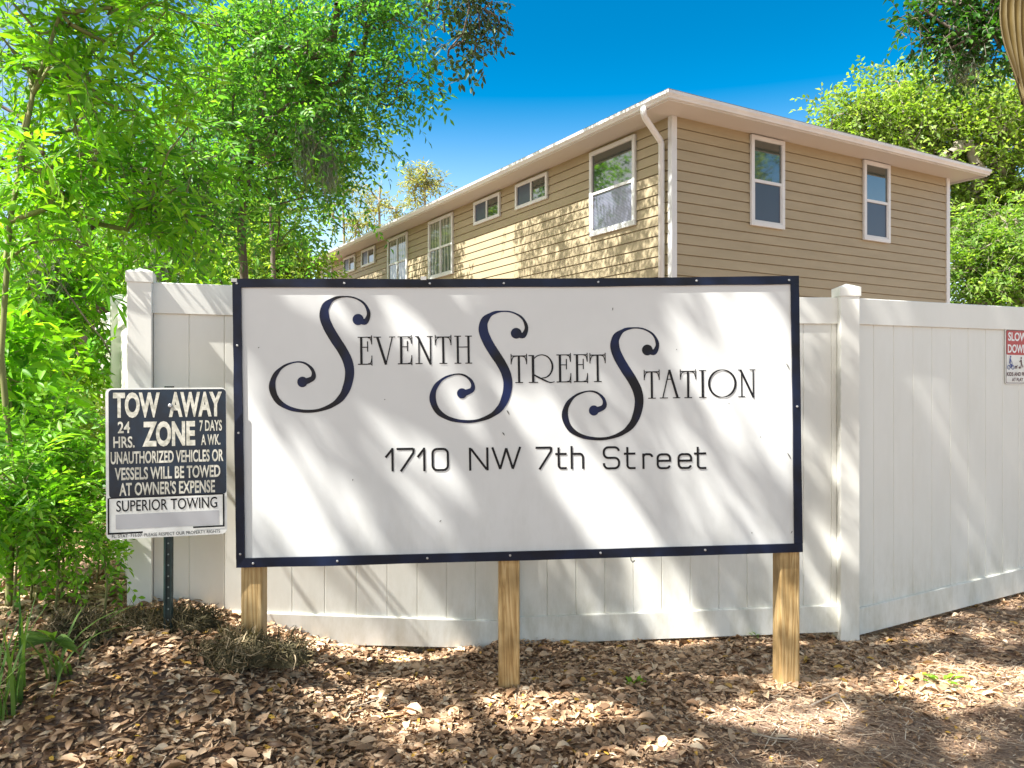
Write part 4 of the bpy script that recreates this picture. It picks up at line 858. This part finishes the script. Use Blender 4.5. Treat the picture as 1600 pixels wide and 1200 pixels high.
shrub('fern_shrub', 'short fern in the shade behind the grass blades', 45, 850, 3.6, 55, 311, n=22, leaf_l=.045)
shrub('fern_shrub', 'fern patch low behind the tow sign beside the fence foot', 150, 770, 4.0, 45, 312, n=20, leaf_l=.05)
shrub('broadleaf_shrub', 'leafy clump low at the left edge above the hollow', 10, 810, 3.9, 60, 313, G_OAK, 20, 4, .2, 6, .08, .04)
def blades(name, label, cat_, base, n, L, W, seed, leafm, spread=.05, lean=.5, parent_stem=False):
    rg = np.random.default_rng(seed); parts = []; K = 7
    for i in range(n):
        a = rg.uniform(0, 2 * math.pi); ln = L * rg.uniform(.6, 1.1); le = lean * rg.uniform(.5, 1.4); p = np.array([rg.normal() * spread, rg.normal() * spread, -.02]); h = np.array([math.cos(a), math.sin(a), 0]); s = np.array([-h[1], h[0], 0])
        V = []; 
        for k in range(K):
            t = k / (K - 1); q = p + h * ln * le * t ** 1.6 + np.array([0, 0, ln * (t - .55 * le * t ** 2.4)]); wdt = W * (1 - t ** 2) * .5 + .0004
            V += [q + s * wdt, q - s * wdt]
        V = np.array(V); Fk = np.array([[2 * k, 2 * k + 1, 2 * k + 3, 2 * k + 2] for k in range(K - 1)])
        parts.append((V, Fk.ravel(), np.full(K - 1, 4), np.full(len(V), np.clip(rg.normal(.5, .2), 0, 1))))
    V, Lp, S, Tn = cat(parts); o = np_mesh(name, V, Lp, S, leafm, None, Tn, loc=tuple(base)); return tag(o, label, cat_)
def gpt(px, py, d):
    p = at(px, py, d); return (p[0], p[1], float(ground_h(p[0], p[1])))
def gp(px, py, up=.012):
    d = 3.0
    for _ in range(12):
        x = (px - 800) / F * d; d = (EYE - float(ground_h(x, d))) * F / (py - 600)
    x = (px - 800) / F * d; return (x, d, float(ground_h(x, d)) + up)
tag(blades('grass_tuft', 'tuft of long green grass blades at the left edge', 'grass', gpt(15, 985, 2.75), 26, .46, .013, 401, G_GRASS, .05, .35), group=None)
blades('grass_tuft', 'arching blue green blades beside the brown leaf heap', 'grass', gpt(100, 1000, 2.9), 14, .38, .011, 402, G_GRASS, .03, 1.0)
def palmetto():
    b = np.array(gpt(75, 985, 2.85)); rg = np.random.default_rng(9); root = empty('palmetto_seedling', tuple(b), 'young palmetto with one folded fan leaf among the grass blades', 'plant')
    m = MB(); m.tube([(0, 0, -.03), (.01, 0, .08), (.02, 0, .16)], .004, 6); m.build('stem', M_TWIG, root, smooth=True)
    parts = []
    for k in range(11):
        a = R(-75 + 15 * k); d = np.array([math.sin(a) * .8, -.35, math.cos(a) * .55 - .25]); d = d / np.linalg.norm(d)
        parts.append(leaf_arrays(np.array([[.02, 0, .16]]), d[None], np.array([[0, -.4, 1.]]) / 1.08, [.13], [.028], np.array([.4 + .3 * (k % 2)])))
    V, Lp, S, Tn = cat(parts); np_mesh('fan_leaf', V, Lp, S, G_GRASS, root, Tn)
palmetto()

def clump(name, label, cat_, base, radii, n, L, W, seed, mat_, core=True):
    rg = np.random.default_rng(seed); base = np.array(base); parts = []
    d = rdir(rg, n); d[:, 2] = np.abs(d[:, 2]); R_ = np.array(radii); nl = 13; lc = np.stack([rg.uniform(-.72, .72, nl), rg.uniform(-.7, .7, nl), rg.uniform(0, .3, nl)], 1) * R_; lr = rg.uniform(.38, .6, nl)
    wl = rg.integers(0, nl, n); p = lc[wl] + d * R_[None] * np.array([1, 1, 1.15]) * lr[wl][:, None] * rg.uniform(.8, 1.05, (n, 1)); tl_ = rg.uniform(-.2, .2, nl)[wl]
    t = unit(rdir(rg, n) + d * .5); pts = [p]; cur = p.copy(); cd_ = t
    for k in range(4):
        cd_ = unit(cd_ + rg.normal(size=(n, 3)) * .5 - d * .1); cur = cur + cd_ * L / 4 * rg.uniform(.3, 1.7, (n, 1)); cur[:, 2] = np.maximum(cur[:, 2], -.01); pts.append(cur.copy())
    s = unit(np.cross(t, d)); tn = np.clip(rg.normal(.5, .25, n) + tl_, 0, 1)
    V = np.stack([q + sg * s * W * wf for q, wf in zip(pts, (1, 1, .9, .7, .3)) for sg in (.5, -.5)], 1)
    Fk = np.array([[2 * k, 2 * k + 1, 2 * k + 3, 2 * k + 2] for k in range(4)]).ravel()
    parts.append((V.reshape(-1, 3), (np.arange(n)[:, None] * 10 + Fk[None]).ravel(), np.full(n * 4, 4), np.repeat(tn, 10)))
    if core:
        u = np.linspace(0, 2 * math.pi, 25)[:-1]; vv = np.linspace(0, math.pi / 2, 8); Vc = []
        Fc = np.array([[i * 24 + j, i * 24 + (j + 1) % 24, (i + 1) * 24 + (j + 1) % 24, (i + 1) * 24 + j] for i in range(7) for j in range(24)])
        for c_, r_ in zip(lc, lr):
            Vc = [c_ + np.array([math.cos(a_) * math.cos(b_), math.sin(a_) * math.cos(b_), math.sin(b_) * 1.15]) * R_ * r_ * (.8 + .08 * math.sin(3 * a_ + 5 * b_)) - [0, 0, .015] for b_ in vv for a_ in u]
            parts.append((np.array(Vc), Fc.ravel(), np.full(len(Fc), 4), np.full(len(Vc), .25)))
    V, Lp, S, Tn = cat(parts); o = np_mesh(name, V, Lp, S, mat_, None, Tn, loc=tuple(base)); return tag(o, label, cat_)
clump('moss_clump', 'dark mossy clump sprawled at the foot of the left wooden sign post', 'moss', gp(386, 1040, -.01), (.23, .13, .15), 4600, .05, .0045, 501, G_MOSS)
clump('moss_clump', 'pale dry mossy clump in front of the tow sign stake', 'moss', gp(252, 1066, -.01), (.20, .11, .085), 3600, .055, .0035, 502, G_MOSS)
clump('moss_clump', 'brown heap of dry moss and leaves beside the grass blades', 'moss', gp(128, 1005, -.01), (.10, .09, .16), 2200, .05, .005, 503, G_MOSS)

def spanish(px, py, d, Lh, seed, lab):
    rg = np.random.default_rng(seed); n = 160; p = rg.normal(size=(n, 3)) * [.06, .06, .04]; pts = [p]; cur = p
    for k in range(6):
        cur = cur + np.stack([rg.normal(size=n) * .03, rg.normal(size=n) * .03, -Lh / 6 * rg.uniform(.3, 1.2, n)], 1); cur[:, :2] *= .9; pts.append(cur)
    a = rg.uniform(0, 6.28, n); s = np.stack([np.cos(a), np.sin(a), 0 * a], 1); W = .006
    V = np.stack([q + sg * s * W * .5 for q in pts for sg in (1, -1)], 1); Fk = np.array([[2 * k, 2 * k + 1, 2 * k + 3, 2 * k + 2] for k in range(6)]).ravel()
    o = np_mesh('spanish_moss', V.reshape(-1, 3), (np.arange(n)[:, None] * 14 + Fk[None]).ravel(), np.full(n * 6, 4), G_SPANISH, None, np.repeat(rg.uniform(0, 1, n), 14), loc=tuple(at(px, py, d)))
    tag(o, lab, 'moss', 'spanish moss hanging in the trees')
spanish(236, 375, 7.0, .5, 1, 'grey moss hanging above the left fence post')
spanish(205, 380, 7.0, .35, 2, 'short grey moss left of the moss above the fence post')
spanish(70, 400, 4.6, .3, 3, 'pale moss among the leaves at the far left')
spanish(478, 205, 9.4, .7, 4, 'long grey moss in the middle of the big leafy crown')
spanish(512, 230, 9.4, .6, 5, 'grey moss at the right side of the big leafy crown')
spanish(1503, 95, 6.0, .18, 6, 'small moss strand under the dark oak branch at top right')

# dry palm frond hanging in from the top right
def frond():
    c = at(1613, -60, 2.6); rg = np.random.default_rng(5); root = empty('palm_frond', tuple(c), 'dry tan pleated palm frond hanging into the top right corner', 'palm frond')
    rj = rg.uniform(0, 1, 40); K = 14; Nn = 27; V = []; Tn = []
    for i in range(Nn):
        a = i / (Nn - 1)
        for k in range(K):
            t = k / (K - 1); half = .118 * (.55 + .45 * math.sin(math.pi * min(t * 1.15, 1) ** .8)) * (1 if t < .85 else 1 - (t - .85) * 2.2)
            x = -half + 2 * half * a + .01 * t; z = -t * (.60 - .10 * abs(a - .62) ** 1.2 * 2 - .03 * rj[i]); x += .004 * math.sin(9 * t + i) * t; y = .011 * (1 if i % 2 else -1) * (1.1 - .5 * t) - .03 * math.sin(math.pi * a)
            V.append((x, y, z)); Tn.append(.12 if i % 2 else .8)
    fs = [[i * K + k, (i + 1) * K + k, (i + 1) * K + k + 1, i * K + k + 1] for i in range(Nn - 1) for k in range(K - 1)]
    o = np_mesh('blade', np.array(V), np.array(fs).ravel(), np.full(len(fs), 4), G_FROND, root, np.array(Tn)); md = o.modifiers.new('thick', 'SOLIDIFY'); md.thickness = .003
    m = MB(); m.tube([(0, 0, .0), (.05, .02, .3), (.2, .1, .9), (.6, .5, 1.9)], [.01, .012, .014, .018], 7); m.build('stalk', M_TWIG, root, smooth=True)
frond()

# ------------------------------------------------------------------ forest floor
def litter(n, seed, regions, l0=.03, l1=.065, zu=.028, thin=.9, lab='brown dead leaves covering the ground below the sign', name='leaf_litter'):
    rg = np.random.default_rng(seed); P = []; 
    for (x0, x1, y0, y1, k) in regions:
        m = int(n * k); P.append(np.stack([rg.uniform(x0, x1, m), rg.uniform(y0, y1, m)], 1))
    P = np.concatenate(P); 
    # leaves lie thin on the bare sandy patch at the lower right
    bare = sm((P[:, 0] - .15) / .9) * sm((3.46 - P[:, 1] + .05 * np.sin(P[:, 0] * 7)) / .3); P = P[rg.uniform(size=len(P)) > bare * thin]
    # none behind the front fence faces
    m = len(P); z = ground_h(P[:, 0], P[:, 1]) + rg.uniform(.002, zu, m) * (1 - .5 * sm((P[:, 0] - .5)))
    a = rg.uniform(0, 2 * math.pi, m); tl = rg.normal(size=m) * .14
    D = np.stack([np.cos(a) * np.cos(tl), np.sin(a) * np.cos(tl), np.sin(tl)], 1); Nn = unit(np.stack([rg.normal(size=m) * .35, rg.normal(size=m) * .35, np.ones(m)], 1))
    S = unit(np.cross(D, Nn)); Nn = np.cross(S, D); big = np.exp(rg.normal(size=m) * .16) * np.where(rg.uniform(size=m) < .05, 1.25, 1.0)
    L = rg.uniform(l0, l1, m)[:, None] * big[:, None]; W = L * rg.uniform(.32, .55, m)[:, None]; cup = rg.normal(size=m)[:, None] * .26; bend = rg.normal(size=m)[:, None] * .22
    o = np.stack([P[:, 0], P[:, 1], z], 1) - D * L * .5
    V = [o]
    for t, wf in ((.28, .8), (.55, 1.0), (.8, .68)):
        c = o + D * L * t + Nn * L * bend * (t * t - t) * 2
        V += [c + S * W * .5 * wf + Nn * W * cup * wf, c, c - S * W * .5 * wf + Nn * W * cup * wf]
    V.append(o + D * L); V = np.stack(V, 1)
    Fq = [[1, 2, 5, 4], [2, 3, 6, 5], [4, 5, 8, 7], [5, 6, 9, 8]]; Ft = [[0, 2, 1], [0, 3, 2], [7, 8, 10], [8, 9, 10]]
    lo = np.concatenate([np.array(Fq).ravel(), np.array(Ft).ravel()]); sz = np.array([4] * 4 + [3] * 4)
    tint = np.clip(rg.beta(1.25, 1.45, m) * .95, 0, .95); k = rg.uniform(size=m) < .03; tint[k] = rg.uniform(.955, 1, k.sum())
    tag(np_mesh(name, V.reshape(-1, 3), (np.arange(m)[:, None] * 11 + lo[None]).ravel(), np.tile(sz, m), G_LITTER, None, np.repeat(tint, 11)), lab, kind='stuff')
litter(44000, 71, [(-2.6, -.2, 2.0, 4.2, .52), (-.2, 2.1, 2.1, 4.3, .38), (1.5, 4.0, 2.6, 5.4, .16), (-5, -2, 3.2, 8, .2)], .029, .062, .022, .96)
litter(30000, 73, [(-2.4, 0, 2.0, 4.2, .3), (-.4, 2.4, 2.1, 4.3, .45), (1.5, 4.0, 2.4, 5.2, .25)], .010, .024, .03, .25, 'crumbled bits of dead leaf and bark strewn over the soil', 'leaf_crumbs')
def straw(n, seed, l0=.02, l1=.11, w0=.0014, w1=.0034, lab='fine pine straw over the bare sandy ground', name='pine_straw', xs=(-.9, 3.9), side=.18):
    rg = np.random.default_rng(seed); m = n; P = np.stack([rg.uniform(*xs, m), rg.uniform(2.1, 5.2, m)], 1); k = rg.uniform(size=m) < (side + (1 - side) * sm((P[:, 0] + .2) / 1.2)); P = P[k]; m = len(P)
    z = ground_h(P[:, 0], P[:, 1]) + rg.uniform(.002, .016, m); a = rg.normal(-.5, .9, m); D = np.stack([np.cos(a), np.sin(a), rg.normal(size=m) * .09], 1); L = rg.uniform(l0, l1, m)[:, None]; W = rg.uniform(w0, w1, m)[:, None]
    S = unit(np.cross(D, np.tile([0, 0, 1.], (m, 1)))); o = np.stack([P[:, 0], P[:, 1], z], 1); b = rg.normal(size=m)[:, None] * .12
    V = np.stack([o + S * W * .5, o - S * W * .5, o + D * L * .5 + S * (L * b + W * .5), o + D * L * .5 + S * (L * b - W * .5), o + D * L + S * W * .3, o + D * L - S * W * .3], 1)
    tag(np_mesh(name, V.reshape(-1, 3), (np.arange(m)[:, None] * 6 + np.array([0, 1, 3, 2, 2, 3, 5, 4])[None]).ravel(), np.full(2 * m, 4), G_STRAW, None, np.repeat(np.clip(rg.beta(1.6, 2.2, m), 0, 1), 6)), lab, kind='stuff')
straw(34000, 72)
straw(900, 74, .08, .22, .003, .006, 'thin fallen twigs scattered over the leaves and soil', 'fallen_twigs', (-2.2, 3.9), .7)
def stick(pts, r, lab, name='twig'):
    b = pts[0]; m = MB(); m.tube([(p[0] - b[0], p[1] - b[1], p[2] - b[2]) for p in pts], r, 6); tag(m.build(name, G_STICK, None, smooth=True, loc=tuple(b)), lab, 'twig')
G_STICK = noise_mat('grey_twig', [(.3, (.28, .23, .18)), (.7, (.5, .44, .36))], (30, 30, 30), 4, .8)
stick([gp(1268, 1106), gp(1308, 1094, .03), gp(1330, 1118)], .004, 'bent grey twig lying on the sandy ground right of the right post')
stick([gp(975, 1086), gp(990, 1100, .025), gp(1000, 1108), gp(1012, 1112)], .0035, 'dark forked twig on the sunny ground right of the middle post')
stick([gp(1175, 1150), gp(1210, 1162, .02), gp(1245, 1160), ], .0035, 'thin twig on the bare soil below the right post')
stick([gp(806, 1095, .03), gp(806, 1118)], .003, 'short upright twig in front of the middle post foot')
q = gp(1350, 985)
stick([q, (q[0] - .01, q[1], q[2] + .05), (q[0] - .035, q[1], q[2] + .10)], .002, 'thin dry stem standing against the fence corner post')
def sprig(px, py, seed, lab, s=1):
    b = np.array(gp(px, py, 0)); rg = np.random.default_rng(seed); n = 12; a = rg.uniform(0, 6.28, n); D = unit(np.stack([np.cos(a), np.sin(a), rg.uniform(.2, .9, n)], 1)); P = rg.normal(size=(n, 3)) * [.012, .012, .0] + D * .02 * s + [0, 0, .01]
    V, Lp, S, Tn = leaf_arrays(P, D, np.tile([0, 0, 1.], (n, 1)) + D * .1, rg.uniform(.025, .04, n) * s, rg.uniform(.012, .018, n) * s, rg.uniform(.5, 1, n))
    tag(np_mesh('seedling', V, Lp, S, G_FERN, None, Tn, loc=tuple(b)), lab, 'plant', 'tiny green seedlings in the leaves')
sprig(1470, 1070, 1, 'yellow green seedling in the sunny patch right of the right post', 1.5)
sprig(992, 1074, 2, 'tiny green seedling right of the middle post'); sprig(1182, 998, 3, 'tiny green seedling under the fence left of the right post')
# black cable / vine arcing to the fence
m = MB(); b0 = at(60, 400, 4.3); pts = [at(x, y, d) - b0 for x, y, d in ((60, 400, 4.3), (100, 450, 4.4), (135, 500, 4.5), (160, 530, 4.6), (176, 560, 4.68))]
m.tube(pts, .0045, 6); tag(m.build('vine', M_BARK, None, smooth=True, loc=tuple(b0)), 'thin dark bare vine arcing down to the far fence post', 'vine')
